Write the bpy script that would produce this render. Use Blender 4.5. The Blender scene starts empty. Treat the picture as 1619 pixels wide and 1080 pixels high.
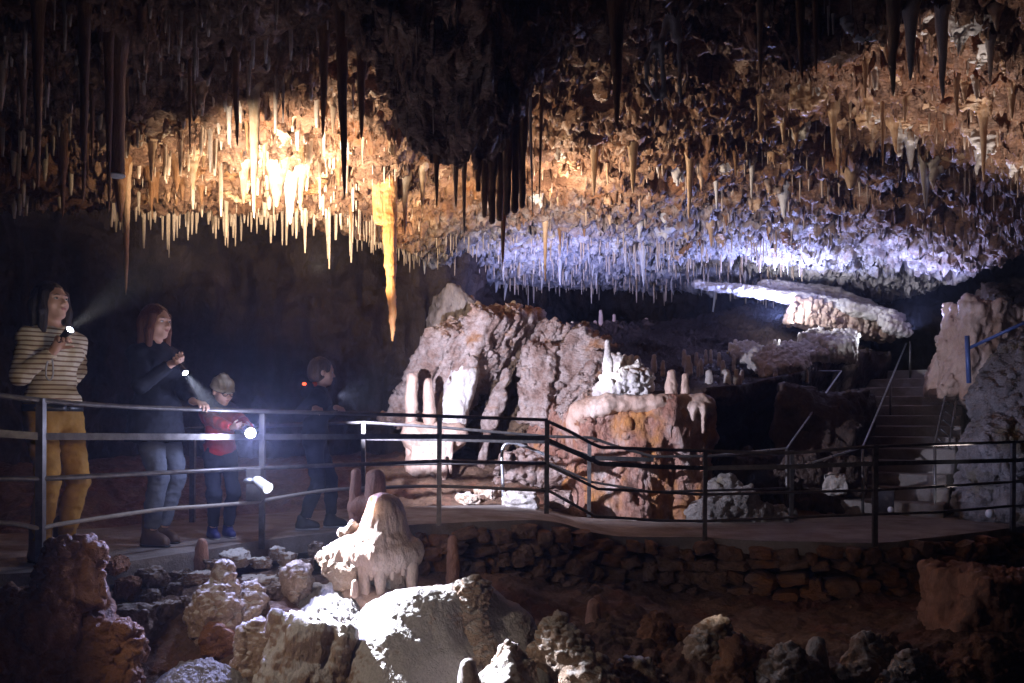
import bpy, math, random
import numpy as np
from mathutils import Vector, Matrix
random.seed(7); rng = np.random.default_rng(7)
scene = bpy.context.scene
COL = scene.collection
F_PX = 1349.0; CX = 809.5; HY = 662.0; CZ = 0.9          # focal length, image centre, horizon row, eye height

def P(px, py, D):
    return np.array([(px-CX)*D/F_PX, D, CZ+(HY-py)*D/F_PX])
def pv(p): return Vector((float(p[0]), float(p[1]), float(p[2])))

# ------------------------------------------------------------------ noise
def _hash(ix, iy, iz, seed):
    h = (ix.astype(np.int64)*374761393 + iy.astype(np.int64)*668265263 + iz.astype(np.int64)*2147483647 + seed*974634777) & 0xffffffff
    h = ((h ^ (h >> 13))*1274126177) & 0xffffffff
    h = ((h ^ (h >> 16))*2246822519) & 0xffffffff
    return (h ^ (h >> 15)).astype(np.uint32)
def perlin(p, seed=0):
    p = np.asarray(p, dtype=np.float32)
    i = np.floor(p).astype(np.int32); f = p-i
    u = f*f*f*(f*(f*6-15)+10)
    out = None
    c = {}
    for dx in (0, 1):
        for dy in (0, 1):
            for dz in (0, 1):
                h = _hash(i[:, 0]+dx, i[:, 1]+dy, i[:, 2]+dz, seed)
                g = ((h & 1023)/511.5-1)*(f[:, 0]-dx) + (((h >> 10) & 1023)/511.5-1)*(f[:, 1]-dy) + (((h >> 20) & 1023)/511.5-1)*(f[:, 2]-dz)
                c[dx, dy, dz] = g
    def L(a, b, t): return a+(b-a)*t
    x00 = L(c[0,0,0], c[1,0,0], u[:, 0]); x10 = L(c[0,1,0], c[1,1,0], u[:, 0])
    x01 = L(c[0,0,1], c[1,0,1], u[:, 0]); x11 = L(c[0,1,1], c[1,1,1], u[:, 0])
    return (L(L(x00, x10, u[:, 1]), L(x01, x11, u[:, 1]), u[:, 2])*1.3).astype(np.float32)
def fbm(p, o=4, seed=0, gain=.5, lac=2.03):
    p = np.asarray(p, dtype=np.float32); s = np.zeros(len(p), np.float32); a = 1.0
    for k in range(o):
        s += a*perlin(p, seed+k*17); p = p*lac+3.7; a *= gain
    return s
def ridged(p, o=4, seed=0, gain=.5, lac=2.1):
    p = np.asarray(p, dtype=np.float32); s = np.zeros(len(p), np.float32); a = 1.0
    for k in range(o):
        s += a*(1-2*np.abs(perlin(p, seed+k*31))); p = p*lac+1.3; a *= gain
    return s
def worley(p, seed=0, want2=False):
    p = np.asarray(p, dtype=np.float32); i = np.floor(p).astype(np.int32); f = p-i
    f1 = np.full(len(p), 9., np.float32); f2 = np.full(len(p), 9., np.float32)
    for dx in (-1, 0, 1):
        for dy in (-1, 0, 1):
            for dz in (-1, 0, 1):
                h = _hash(i[:, 0]+dx, i[:, 1]+dy, i[:, 2]+dz, seed)
                d = (dx+(h & 1023)/1023.-f[:, 0])**2+(dy+((h >> 10) & 1023)/1023.-f[:, 1])**2+(dz+((h >> 20) & 1023)/1023.-f[:, 2])**2
                if want2:
                    f2 = np.minimum(f2, np.maximum(f1, d))
                f1 = np.minimum(f1, d)
    return (np.sqrt(f1), np.sqrt(f2)) if want2 else np.sqrt(f1)
def popcorn(p, size, seed=0):
    f1 = worley(p/size, seed)
    return np.sqrt(np.maximum(0, 1-(f1/.62)**2))
def sstep(a, b, x):
    t = np.clip((x-a)/(b-a), 0, 1); return t*t*(3-2*t)

# ------------------------------------------------------------------ meshes
class Acc:
    def __init__(s): s.V = []; s.F = {}; s.n = 0
    def add(s, V, *Fs):
        V = np.asarray(V, np.float32)
        for F in Fs:
            F = np.asarray(F, np.int64)
            if len(F): s.F.setdefault(F.shape[1], []).append(F+s.n)
        s.V.append(V); s.n += len(V); return s
    def arrays(s):
        return np.concatenate(s.V), [np.concatenate(v) for v in s.F.values()]
def mk_mesh(name, V, Fs, smooth=True):
    V = np.asarray(V, np.float32)
    if not isinstance(Fs, (list, tuple)): Fs = [Fs]
    me = bpy.data.meshes.new(name)
    me.vertices.add(len(V)); me.vertices.foreach_set('co', V.ravel())
    idx = np.concatenate([F.ravel() for F in Fs]).astype(np.int32)
    st = []; o = 0
    for F in Fs:
        st.append(o+np.arange(len(F))*F.shape[1]); o += F.size
    st = np.concatenate(st).astype(np.int32)
    me.loops.add(len(idx)); me.loops.foreach_set('vertex_index', idx)
    me.polygons.add(len(st)); me.polygons.foreach_set('loop_start', st)
    me.polygons.foreach_set('use_smooth', np.full(len(st), smooth, dtype=bool))
    me.update(calc_edges=True)
    return me
def tag(o, label=None, cat=None, group=None, kind=None):
    if label: o['label'] = label
    if cat: o['category'] = cat
    if group: o['group'] = group
    if kind: o['kind'] = kind
    return o
def obj(name, V, Fs, mat, parent=None, origin=None, smooth=True):
    V = np.asarray(V, np.float32)
    if parent is not None: V = V-np.array(parent.location, np.float32) if parent.parent is None else V-np.array(parent.location, np.float32)-np.array(parent.parent.location, np.float32)
    elif origin is not None: V = V-np.asarray(origin, np.float32)
    me = mk_mesh(name, V, Fs, smooth)
    o = bpy.data.objects.new(name, me); COL.objects.link(o)
    if mat: me.materials.append(mat)
    if parent is not None: o.parent = parent
    elif origin is not None: o.location = pv(origin)
    return o
def accobj(name, acc, mat, parent=None, origin=None, smooth=True):
    V, F = acc.arrays(); return obj(name, V, F, mat, parent, origin, smooth)
def empty(name, p, label=None, cat=None, group=None):
    e = bpy.data.objects.new(name, None); COL.objects.link(e); e.location = pv(p); e.empty_display_size = .1
    return tag(e, label, cat, group)
def gridF(n, m):
    a = np.arange(n*m).reshape(n, m)
    return np.stack([a[:-1, :-1], a[:-1, 1:], a[1:, 1:], a[1:, :-1]], -1).reshape(-1, 4)
def vnormals(V, F):
    N = np.zeros_like(V)
    a, b, c = V[F[:, 0]], V[F[:, 1]], V[F[:, 2]]
    if F.shape[1] == 4:
        n = np.cross(c-a, V[F[:, 3]]-b)
    else: n = np.cross(b-a, c-a)
    for k in range(F.shape[1]):
        for j in range(3): N[:, j] += np.bincount(F[:, k], n[:, j], len(V))
    return N/np.maximum(np.linalg.norm(N, axis=1, keepdims=True), 1e-9)
def frames(pts):
    pts = np.asarray(pts, float); T = np.gradient(pts, axis=0); T /= np.maximum(np.linalg.norm(T, axis=1, keepdims=True), 1e-9)
    up = np.array([0, 0, 1.]) if abs(T[0, 2]) < .9 else np.array([1., 0, 0])
    A = np.zeros_like(T); B = np.zeros_like(T); a = np.cross(T[0], up); a /= np.linalg.norm(a)
    for i in range(len(T)):
        a = a-T[i]*a.dot(T[i]); a /= max(np.linalg.norm(a), 1e-9); A[i] = a; B[i] = np.cross(T[i], a)
    return T, A, B
def tube(acc, pts, r, n=8, ry=None):
    """swept tube; ry gives a flat bar (r across, ry along the frame's second axis)"""
    pts = np.asarray(pts, float); T, A, B = frames(pts); m = len(pts)
    r = np.broadcast_to(np.asarray(r, float), (m,)); ry = r if ry is None else np.broadcast_to(np.asarray(ry, float), (m,))
    if n == 4: th = np.pi/4+np.arange(4)*np.pi/2; k = math.sqrt(2)
    else: th = np.arange(n)*2*np.pi/n; k = 1
    V = pts[:, None]+k*(A[:, None]*(np.cos(th)[None, :, None]*r[:, None, None])+B[:, None]*(np.sin(th)[None, :, None]*ry[:, None, None]))
    V = V.reshape(-1, 3); i = np.arange(m*n).reshape(m, n); j = np.roll(i, -1, 1)
    Q = np.stack([i[:-1], j[:-1], j[1:], i[1:]], -1).reshape(-1, 4)
    acc.add(V, Q, i[0][::-1][None], i[-1][None]) if n != 4 else acc.add(V, np.concatenate([Q, i[0][::-1][None], i[-1][None]]))
    return acc
def smooth_path(pts, per=8):
    pts = np.asarray(pts, float); out = []
    Q = np.vstack([2*pts[0]-pts[1], pts, 2*pts[-1]-pts[-2]])
    for i in range(1, len(Q)-2):
        for t in np.linspace(0, 1, per, endpoint=False):
            a, b, c, d = Q[i-1:i+3]
            out.append(.5*(2*b+(c-a)*t+(2*a-5*b+4*c-d)*t*t+(3*b-a-3*c+d)*t**3))
    out.append(pts[-1]); return np.array(out)
def box(acc, c, half, R=None, bev=.0):
    hx, hy, hz = half; b = bev if bev else min(half)*.08
    pts = []; 
    S = [(-1, -1), (1, -1), (1, 1), (-1, 1)]
    rings = [(-hz, b), (-hz+b, 0), (hz-b, 0), (hz, b)]
    V = []
    for z, ins in rings:
        for sx, sy in S:
            V.append((sx*(hx-ins), sy*(hy-b-ins*.3), z)); V.append((sx*(hx-b-ins*.3), sy*(hy-ins), z)) if False else None
    V = []
    for z, ins in rings:
        a, c2 = hx-ins, hy-ins
        V += [(-a, -c2+b, z), (-a+b, -c2, z), (a-b, -c2, z), (a, -c2+b, z), (a, c2-b, z), (a-b, c2, z), (-a+b, c2, z), (-a, c2-b, z)]
    V = np.array(V, float)
    if R is not None: V = V@np.asarray(R).T
    V = V+np.asarray(c, float)
    i = np.arange(32).reshape(4, 8); j = np.roll(i, -1, 1)
    Q = np.stack([i[:-1], j[:-1], j[1:], i[1:]], -1).reshape(-1, 4)
    return acc.add(V, Q, i[0][::-1][None], i[-1][None])
def rotz(a): c, s = math.cos(a), math.sin(a); return np.array([[c, -s, 0], [s, c, 0], [0, 0, 1.]])
def roty(a): c, s = math.cos(a), math.sin(a); return np.array([[c, 0, s], [0, 1., 0], [-s, 0, c]])
def rotx(a): c, s = math.cos(a), math.sin(a); return np.array([[1., 0, 0], [0, c, -s], [0, s, c]])

# ------------------------------------------------------------------ distance fields and surface nets
def smin(a, b, k):
    if k <= 0: return np.minimum(a, b)
    h = np.maximum(k-np.abs(a-b), 0)/k; return np.minimum(a, b)-h*h*k*.25
class Field:
    def __init__(s, lo, hi, h):
        s.lo = np.asarray(lo, float); s.h = h; s.n = np.maximum(4, np.ceil((np.asarray(hi, float)-s.lo)/h).astype(int)+1)
        s.ax = [(s.lo[i]+h*np.arange(s.n[i])).astype(np.float32) for i in range(3)]
        s.v = np.full(tuple(s.n), 9., np.float32)
    def sub(s, lo, hi):
        sl = []
        for i in range(3):
            a = int(max(0, math.floor((lo[i]-s.lo[i])/s.h))); b = int(min(s.n[i], math.ceil((hi[i]-s.lo[i])/s.h)+1))
            if b <= a: return None, None
            sl.append(slice(a, b))
        X = np.meshgrid(s.ax[0][sl[0]], s.ax[1][sl[1]], s.ax[2][sl[2]], indexing='ij')
        return tuple(sl), X
    def put(s, sl, d, k, op):
        if op == 'u': s.v[sl] = smin(s.v[sl], d, k)
        else: s.v[sl] = -smin(-s.v[sl], d, k)
    def cone(s, a, b, ra, rb, k=.02, op='u', flat=None):
        a = np.asarray(a, float); b = np.asarray(b, float); m = max(ra, rb)+1.5*k+3*s.h
        sl, X = s.sub(np.minimum(a, b)-m, np.maximum(a, b)+m)
        if sl is None: return s
        ab = b-a; L2 = max(ab.dot(ab), 1e-9)
        q = [X[i]-a[i] for i in range(3)]
        t = np.clip((q[0]*ab[0]+q[1]*ab[1]+q[2]*ab[2])/L2, 0, 1)
        e = [q[i]-t*ab[i] for i in range(3)]
        if flat is not None:                       # (axis, factor): stretched across the axis
            ax, fc = flat; ax = np.asarray(ax, float); dd = e[0]*ax[0]+e[1]*ax[1]+e[2]*ax[2]
            e = [e[i]+dd*ax[i]*(fc-1) for i in range(3)]
        d = np.sqrt(e[0]**2+e[1]**2+e[2]**2)-(ra+(rb-ra)*t)
        s.put(sl, d.astype(np.float32), k, op); return s
    def ell(s, c, r, R=None, k=.02, op='u'):
        c = np.asarray(c, float); r = np.asarray(r, float); m = r.max()+1.5*k+3*s.h
        sl, X = s.sub(c-m, c+m)
        if sl is None: return s
        q = [X[i]-c[i] for i in range(3)]
        if R is not None: q = [q[0]*R[0][i]+q[1]*R[1][i]+q[2]*R[2][i] for i in range(3)]
        k0 = np.sqrt(sum((q[i]/r[i])**2 for i in range(3))); k1 = np.sqrt(sum((q[i]/r[i]**2)**2 for i in range(3)))
        d = np.where(k1 > 1e-6, k0*(k0-1)/np.maximum(k1, 1e-6), -r.min())
        s.put(sl, d.astype(np.float32), k, op); return s
    def plane(s, n, c, k=.0):                      # keep the side dot(n,p-c) < 0
        n = np.asarray(n, float); n = n/np.linalg.norm(n)
        d = (s.ax[0][:, None, None]-c[0])*n[0]+(s.ax[1][None, :, None]-c[1])*n[1]+(s.ax[2][None, None, :]-c[2])*n[2]
        s.v = -smin(-s.v, -d.astype(np.float32), k); return s
    def pts(s):
        X = np.meshgrid(*s.ax, indexing='ij'); return np.stack([x.ravel() for x in X], -1)
    def mesh(s): return surfnet(s.v, s.lo, s.h)
def surfnet(v, lo, h):
    v = v.copy()
    for ax in range(3):
        for e in (0, -1):
            sl = [slice(None)]*3; sl[ax] = e; v[tuple(sl)] = np.maximum(v[tuple(sl)], h*.5)
    s = v < 0; nx, ny, nz = v.shape
    cs = s[:-1, :-1, :-1].astype(np.int8)
    tot = np.zeros_like(cs)
    for dx in (0, 1):
        for dy in (0, 1):
            for dz in (0, 1): tot += s[dx:nx-1+dx, dy:ny-1+dy, dz:nz-1+dz]
    act = (tot > 0) & (tot < 8)
    ci = np.argwhere(act); idx = np.full(act.shape, -1, np.int64); idx[act] = np.arange(len(ci))
    acc = np.zeros((len(ci), 3)); cnt = np.zeros(len(ci))
    C = [(0,0,0),(1,0,0),(0,1,0),(1,1,0),(0,0,1),(1,0,1),(0,1,1),(1,1,1)]
    cv = [v[ci[:, 0]+c[0], ci[:, 1]+c[1], ci[:, 2]+c[2]] for c in C]
    for a in range(8):
        for b in range(a+1, 8):
            df = [C[b][i]-C[a][i] for i in range(3)]
            if sum(map(abs, df)) != 1: continue
            m = (cv[a] < 0) != (cv[b] < 0)
            t = cv[a][m]/(cv[a][m]-cv[b][m])
            acc[m] += np.array(C[a])+t[:, None]*np.array(df); cnt[m] += 1
    V = (np.asarray(lo)+h*(ci+acc/cnt[:, None])).astype(np.float32)
    Q = []
    for ax in range(3):
        o1, o2 = [(1, 2), (2, 0), (0, 1)][ax]
        A = [slice(None)]*3; B = [slice(None)]*3; A[ax] = slice(0, -1); B[ax] = slice(1, None)
        e = s[tuple(A)] != s[tuple(B)]; g = np.argwhere(e)
        g = g[(g[:, o1] > 0) & (g[:, o2] > 0) & (g[:, o1] < v.shape[o1]-1) & (g[:, o2] < v.shape[o2]-1)]
        ins = s[g[:, 0], g[:, 1], g[:, 2]]
        def I(d1, d2):
            q = g.copy(); q[:, o1] -= d1; q[:, o2] -= d2; return idx[q[:, 0], q[:, 1], q[:, 2]]
        q = np.stack([I(1, 1), I(0, 1), I(0, 0), I(1, 0)], -1)
        q[~ins] = q[~ins][:, ::-1]; Q.append(q)
    return V, np.concatenate(Q)
def displace(V, F, fn):
    N = vnormals(V, F); return V+N*fn(V, N)[:, None].astype(np.float32)

# ------------------------------------------------------------------ materials
def newmat(name):
    m = bpy.data.materials.new(name); m.use_nodes = True
    nt = m.node_tree; return m, nt, nt.nodes['Principled BSDF']
def nd(nt, t, **kw):
    n = nt.nodes.new(t)
    for k, v in kw.items():
        if k in n.inputs.keys() if hasattr(n.inputs, 'keys') else False: n.inputs[k].default_value = v
        else: setattr(n, k, v)
    return n
def ramp(nt, fac, stops):
    r = nt.nodes.new('ShaderNodeValToRGB'); e = r.color_ramp.elements
    while len(e) < len(stops): e.new(.5)
    for el, (p, c) in zip(e, stops): el.position = p; el.color = (*c, 1) if len(c) == 3 else c
    nt.links.new(fac, r.inputs[0]); return r.outputs[0]
def mixc(nt, fac, a, b, mode='MIX'):
    m = nt.nodes.new('ShaderNodeMix'); m.data_type = 'RGBA'; m.blend_type = mode
    for s, v in ((m.inputs[0], fac), (m.inputs[6], a), (m.inputs[7], b)):
        if isinstance(v, (int, float)): s.default_value = v
        elif isinstance(v, tuple): s.default_value = (*v, 1)
        else: nt.links.new(v, s)
    return m.outputs[2]
def mth(nt, op, a, b=0.0, clamp=False):
    m = nt.nodes.new('ShaderNodeMath'); m.operation = op; m.use_clamp = clamp
    for s, v in zip(m.inputs, (a, b)):
        if isinstance(v, (int, float)): s.default_value = v
        else: nt.links.new(v, s)
    return m.outputs[0]
def coords(nt, scale=(1, 1, 1), rot=(0, 0, 0), kind='Object'):
    tc = nt.nodes.new('ShaderNodeTexCoord'); mp = nt.nodes.new('ShaderNodeMapping')
    mp.inputs['Scale'].default_value = scale; mp.inputs['Rotation'].default_value = rot
    nt.links.new(tc.outputs[kind], mp.inputs['Vector']); return mp.outputs[0]
def noise(nt, vec, scale, detail=6, rough=.6, dist=0):
    n = nt.nodes.new('ShaderNodeTexNoise'); n.inputs['Scale'].default_value = scale; n.inputs['Detail'].default_value = detail
    n.inputs['Roughness'].default_value = rough; n.inputs['Distortion'].default_value = dist
    nt.links.new(vec, n.inputs['Vector']); return n.outputs[0]
def voro(nt, vec, scale, feature='F1'):
    n = nt.nodes.new('ShaderNodeTexVoronoi'); n.feature = feature; n.inputs['Scale'].default_value = scale
    nt.links.new(vec, n.inputs['Vector']); return n.outputs['Distance']
def bump(nt, b, heights):
    prev = None
    for h, st, dist in heights:
        bn = nt.nodes.new('ShaderNodeBump'); bn.inputs['Strength'].default_value = st; bn.inputs['Distance'].default_value = dist
        nt.links.new(h, bn.inputs['Height'])
        if prev: nt.links.new(prev, bn.inputs['Normal'])
        prev = bn.outputs[0]
    nt.links.new(prev, b.inputs['Normal'])
def rock_mat(name, stops, scale=1.5, stretch=(1, 1, 1), stain=None, calcite=None, rough=(.35, .75), bmp=.6, grain=60, sss=0, spec=.5, rot=(0,0,0), fine=.012):
    """stops: colour ramp over a noise; stain: (colour, scale, threshold); calcite: (colour, start, end) deposit on faces that look up"""
    m, nt, b = newmat(name)
    v = coords(nt, stretch, rot)
    n1 = noise(nt, v, scale, 8, .70)
    n2 = noise(nt, v, grain, 2, .6)
    c = ramp(nt, n1, stops)
    if stain:
        s = noise(nt, v, stain[1], 3, .6); f = ramp(nt, s, [(stain[2]-.05, (0, 0, 0)), (stain[2]+.08, (1, 1, 1))])
        c = mixc(nt, f, c, stain[0])
    if calcite:
        g = nt.nodes.new('ShaderNodeNewGeometry'); sx = nt.nodes.new('ShaderNodeSeparateXYZ'); nt.links.new(g.outputs['Normal'], sx.inputs[0])
        z = mth(nt, 'ADD', sx.outputs[2], mth(nt, 'MULTIPLY', mth(nt, 'SUBTRACT', noise(nt, v, 12, 3, .7), .5), 1.3))
        f = ramp(nt, z, [(calcite[1], (0, 0, 0)), (calcite[2], (1, 1, 1))])
        c = mixc(nt, f, c, calcite[0])
    c = mixc(nt, .35, c, ramp(nt, n2, [(.3, (.25, .25, .25)), (.7, (1, 1, 1))]), 'MULTIPLY')
    nt.links.new(c, b.inputs['Base Color'])
    r = ramp(nt, n1, [(.35, (rough[1],)*3), (.65, (rough[0],)*3)])
    nt.links.new(r, b.inputs['Roughness']); b.inputs['Specular IOR Level'].default_value = spec
    h = mth(nt, 'ADD', noise(nt, v, scale*6, 6, .72), mth(nt, 'MULTIPLY', noise(nt, v, grain*.8, 1, .6), .25))
    bump(nt, b, [(h, bmp, .06)])
    if sss:
        b.inputs['Subsurface Weight'].default_value = sss; b.inputs['Subsurface Radius'].default_value = (1, .4, .15); b.inputs['Subsurface Scale'].default_value = .04
    return m
def plain(name, col, rough=.5, metal=0, grain=None, var=.25, bmp=.2, emit=None):
    m, nt, b = newmat(name)
    v = coords(nt); n = noise(nt, v, grain or 30, 6, .65)
    c = mixc(nt, 1.0, tuple(col), ramp(nt, n, [(.25, (1-var,)*3), (.75, (1+0*var,)*3)]), 'MULTIPLY')
    nt.links.new(c, b.inputs['Base Color']); b.inputs['Metallic'].default_value = metal
    nt.links.new(ramp(nt, noise(nt, v, 11, 4), [(.3, (max(.05, rough-.12),)*3), (.7, (min(1, rough+.15),)*3)]), b.inputs['Roughness'])
    bump(nt, b, [(n, bmp, .01)])
    if emit: b.inputs['Emission Color'].default_value = (*emit[0], 1); b.inputs['Emission Strength'].default_value = emit[1]
    return m
# ================================================================== materials
M = {}
M['ceil'] = rock_mat('ceiling rock', [(.25, (.07, .032, .015)), (.42, (.23, .11, .06)), (.54, (.45, .255, .15)), (.68, (.74, .57, .43))], 2.2, (1, 1, 2.2), stain=((.30, .12, .045), 1.1, .55), rough=(.3, .7), bmp=.9, grain=45)
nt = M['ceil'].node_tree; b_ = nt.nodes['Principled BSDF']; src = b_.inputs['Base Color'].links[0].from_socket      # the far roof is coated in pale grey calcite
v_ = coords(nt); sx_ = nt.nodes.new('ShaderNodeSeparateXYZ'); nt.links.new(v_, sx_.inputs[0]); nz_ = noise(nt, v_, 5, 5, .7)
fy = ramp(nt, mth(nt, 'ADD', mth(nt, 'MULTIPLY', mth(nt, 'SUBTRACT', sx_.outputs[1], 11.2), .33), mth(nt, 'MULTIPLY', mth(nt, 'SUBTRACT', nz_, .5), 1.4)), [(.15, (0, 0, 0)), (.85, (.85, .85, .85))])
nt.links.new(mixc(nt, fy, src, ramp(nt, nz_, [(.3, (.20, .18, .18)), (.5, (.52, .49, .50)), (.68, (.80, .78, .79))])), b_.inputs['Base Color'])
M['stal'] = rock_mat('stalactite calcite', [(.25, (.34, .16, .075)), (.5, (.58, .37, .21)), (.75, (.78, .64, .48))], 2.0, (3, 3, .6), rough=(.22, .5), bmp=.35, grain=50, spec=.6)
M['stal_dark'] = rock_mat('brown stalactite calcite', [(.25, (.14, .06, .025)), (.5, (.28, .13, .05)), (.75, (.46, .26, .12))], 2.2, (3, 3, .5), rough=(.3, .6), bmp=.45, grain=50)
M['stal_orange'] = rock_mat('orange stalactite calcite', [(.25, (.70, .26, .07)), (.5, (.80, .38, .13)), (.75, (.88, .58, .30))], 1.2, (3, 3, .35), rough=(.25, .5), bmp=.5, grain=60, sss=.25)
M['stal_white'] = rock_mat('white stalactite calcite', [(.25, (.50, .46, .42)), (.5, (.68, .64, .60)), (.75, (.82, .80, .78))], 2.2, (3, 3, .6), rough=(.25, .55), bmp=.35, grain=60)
M['floor'] = rock_mat('cave floor clay', [(.25, (.10, .055, .035)), (.5, (.20, .115, .07)), (.75, (.34, .22, .15))], 2.5, rough=(.4, .85), bmp=.9, grain=40, stain=((.22, .09, .05), 1.6, .56))
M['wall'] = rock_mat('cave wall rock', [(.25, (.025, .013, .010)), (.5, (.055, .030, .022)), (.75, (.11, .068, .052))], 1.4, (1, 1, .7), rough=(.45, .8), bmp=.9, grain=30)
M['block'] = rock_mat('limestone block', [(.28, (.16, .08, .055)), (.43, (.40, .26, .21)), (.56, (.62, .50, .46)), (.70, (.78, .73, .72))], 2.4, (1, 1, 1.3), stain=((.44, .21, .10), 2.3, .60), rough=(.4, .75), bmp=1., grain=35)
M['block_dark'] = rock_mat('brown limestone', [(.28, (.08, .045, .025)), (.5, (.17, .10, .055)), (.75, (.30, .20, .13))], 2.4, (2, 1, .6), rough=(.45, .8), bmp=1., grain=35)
M['block_grey'] = rock_mat('grey limestone', [(.28, (.16, .12, .11)), (.5, (.30, .25, .24)), (.75, (.45, .40, .38))], 2.0, (1, 1, .4), rough=(.45, .8), bmp=.8, grain=35)
M['red'] = rock_mat('red flowstone', [(.25, (.15, .06, .04)), (.42, (.40, .18, .12)), (.56, (.56, .34, .27)), (.70, (.72, .62, .58))], 2.6, (1.4, 1.4, .8), stain=((.60, .26, .08), 1.7, .57), rough=(.35, .75), bmp=1., grain=40)
M['white'] = rock_mat('white calcite', [(.28, (.50, .40, .33)), (.5, (.72, .66, .62)), (.72, (.85, .83, .82))], 2.5, rough=(.4, .8), bmp=.6, grain=70)
M['pinkwhite'] = rock_mat('pale pink flowstone', [(.28, (.42, .25, .18)), (.5, (.60, .42, .33)), (.72, (.74, .60, .52))], 2.0, (1.6, 1.6, .6), rough=(.3, .6), bmp=.4, grain=70, spec=.6)
M['pinkdull'] = rock_mat('dull pink stalagmite', [(.28, (.34, .17, .12)), (.5, (.48, .27, .20)), (.72, (.58, .38, .30))], 2.0, (1.6, 1.6, .6), rough=(.35, .7), bmp=.4, grain=60)
M['frost'] = rock_mat('calcite frosted rock', [(.28, (.36, .23, .15)), (.5, (.54, .39, .29)), (.72, (.68, .54, .43))], 2.4, (1.3, 1.3, .6), calcite=((.86, .83, .80), .16, .46), rough=(.4, .8), bmp=.7, grain=80)
M['gravel'] = rock_mat('white calcite gravel', [(.28, (.50, .47, .46)), (.5, (.74, .71, .70)), (.72, (.86, .85, .85))], 14, rough=(.4, .85), bmp=1., grain=130, fine=.02)
M['coral'] = rock_mat('cave coral', [(.28, (.28, .17, .10)), (.5, (.52, .38, .27)), (.72, (.72, .62, .52))], 3.0, calcite=((.82, .76, .70), .45, .8), rough=(.4, .8), bmp=.6, grain=90)
M['coral_dark'] = rock_mat('rusty cave coral', [(.28, (.16, .065, .025)), (.5, (.30, .13, .05)), (.72, (.44, .23, .10))], 3.0, rough=(.35, .75), bmp=.6, grain=90)
M['coral_grey'] = rock_mat('grey crystalline rock', [(.28, (.18, .15, .13)), (.5, (.42, .38, .36)), (.72, (.66, .62, .60))], 4.0, stain=((.34, .28, .14), 1.6, .57), rough=(.4, .8), bmp=1., grain=60, fine=.025)
M['rubble'] = rock_mat('brown rubble', [(.28, (.12, .08, .055)), (.5, (.25, .17, .12)), (.72, (.40, .29, .21))], 3.0, calcite=((.66, .63, .62), .82, 1.0), rough=(.45, .85), bmp=.9, grain=50)
M['drystone'] = rock_mat('dry stone masonry', [(.25, (.14, .07, .045)), (.45, (.26, .15, .10)), (.6, (.38, .24, .17)), (.75, (.50, .38, .30))], 2.6, stain=((.40, .17, .06), 1.8, .55), rough=(.45, .8), bmp=.9, grain=40)
M['concrete'] = rock_mat('worn concrete', [(.28, (.20, .17, .155)), (.5, (.30, .265, .25)), (.72, (.38, .345, .33))], 3.0, rough=(.45, .8), bmp=.4, grain=120, stain=((.20, .15, .12), 2.0, .58))
M['steel'] = plain('painted dark steel', (.20, .185, .185), .42, .6, 18, .65, .3)
M['galv'] = plain('galvanised pipe', (.55, .57, .62), .35, .8, 25, .3, .2)
M['blue'] = plain('blue painted steel', (.10, .16, .42), .4, .2, 25, .3, .2)
M['hose'] = plain('grey cable', (.36, .33, .30), .6, 0, 30, .35, .3)

# ================================================================== cave ceiling
def lerp(a, b, t): return a+(b-a)*t
def ceil_edge(t):
    ye = np.interp(t, [-.9, -.28, -.13, -.04, .3, .437, .6, .75], [9.0, 9.8, 11.4, 15.5, 16.5, 15.2, 10.6, 9.0])
    he = np.interp(t, [-.9, -.28, -.13, -.04, .3, .437, .6, .75], [2.2, 2.45, 2.35, 2.55, 2.42, 2.12, 2.12, 2.1])
    return ye, he
def ceil_base(x, y):
    """world height of the ceiling's large shape"""
    x = np.asarray(x, np.float32); y = np.asarray(y, np.float32)
    t = x/np.maximum(y, .5); ye, he = ceil_edge(t)
    w = fbm(np.stack([x*.5, y*.5, x*0+3], -1), 3, 5)
    s = y/(ye*(1+.05*w))
    g = np.interp(s, [0, .5, .7, .85, .95, 1.0, 1.06, 1.2, 1.6], [1, 1, .82, .45, .12, 0, .12, 1.6, 2.6])
    h = he+(3.25-he)*g+.14*w*(1-.6*sstep(.8, 1., s))
    r = np.sqrt(((x+.42)/.80)**2+((y-6.0)/.85)**2)           # the great hanging boss
    r += .16*fbm(np.stack([x*1.6, y*1.6, x*0], -1), 3, 77); h -= 1.0*np.maximum(0, 1-r**1.7)
    r = np.sqrt(((x-.15)/1.9)**2+((y-5.6)/1.3)**2); h -= .55*np.maximum(0, 1-r*r)
    r = np.sqrt(((x+2.6)/1.5)**2+((y-5.9)/.9)**2); h -= .45*np.maximum(0, 1-r*r)
    r = np.sqrt(((x-2.4)/1.0)**2+((y-6.6)/.8)**2); h -= .35*np.maximum(0, 1-r*r)
    return CZ+h
def ceil_hit(px, py, dmin=4.0, dmax=17.0):
    d = np.linspace(dmin, dmax, 500); X = (px-CX)*d/F_PX; Z = CZ+(HY-py)*d/F_PX
    c = ceil_base(X, d) < Z
    i = np.argmax(c) if c.any() else int(np.argmin(np.abs(ceil_base(X, d)-Z)))
    # walking outward, the ray first meets the ceiling when it rises above it
    return float(d[i])
nT, nY = 900, 820
tt = np.linspace(-.80, .80, nT); yy = np.exp(np.linspace(math.log(2.2), math.log(21.), nY))
T, Y = np.meshgrid(tt, yy); X = (T*Y).ravel(); Yr = Y.ravel()
Zc = ceil_base(X, Yr)
p = np.stack([X, Yr, Zc], -1).astype(np.float32)
ye, he = ceil_edge(T.ravel()); sE = Yr/ye
edge = sstep(.72, .9, sE)
warp = fbm(p*1.3, 2, 40)[:, None]*.35
q = (p+warp)*np.array([.7, 1.7, 1.0])
n0 = fbm(q*.9, 4, 11)
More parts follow.
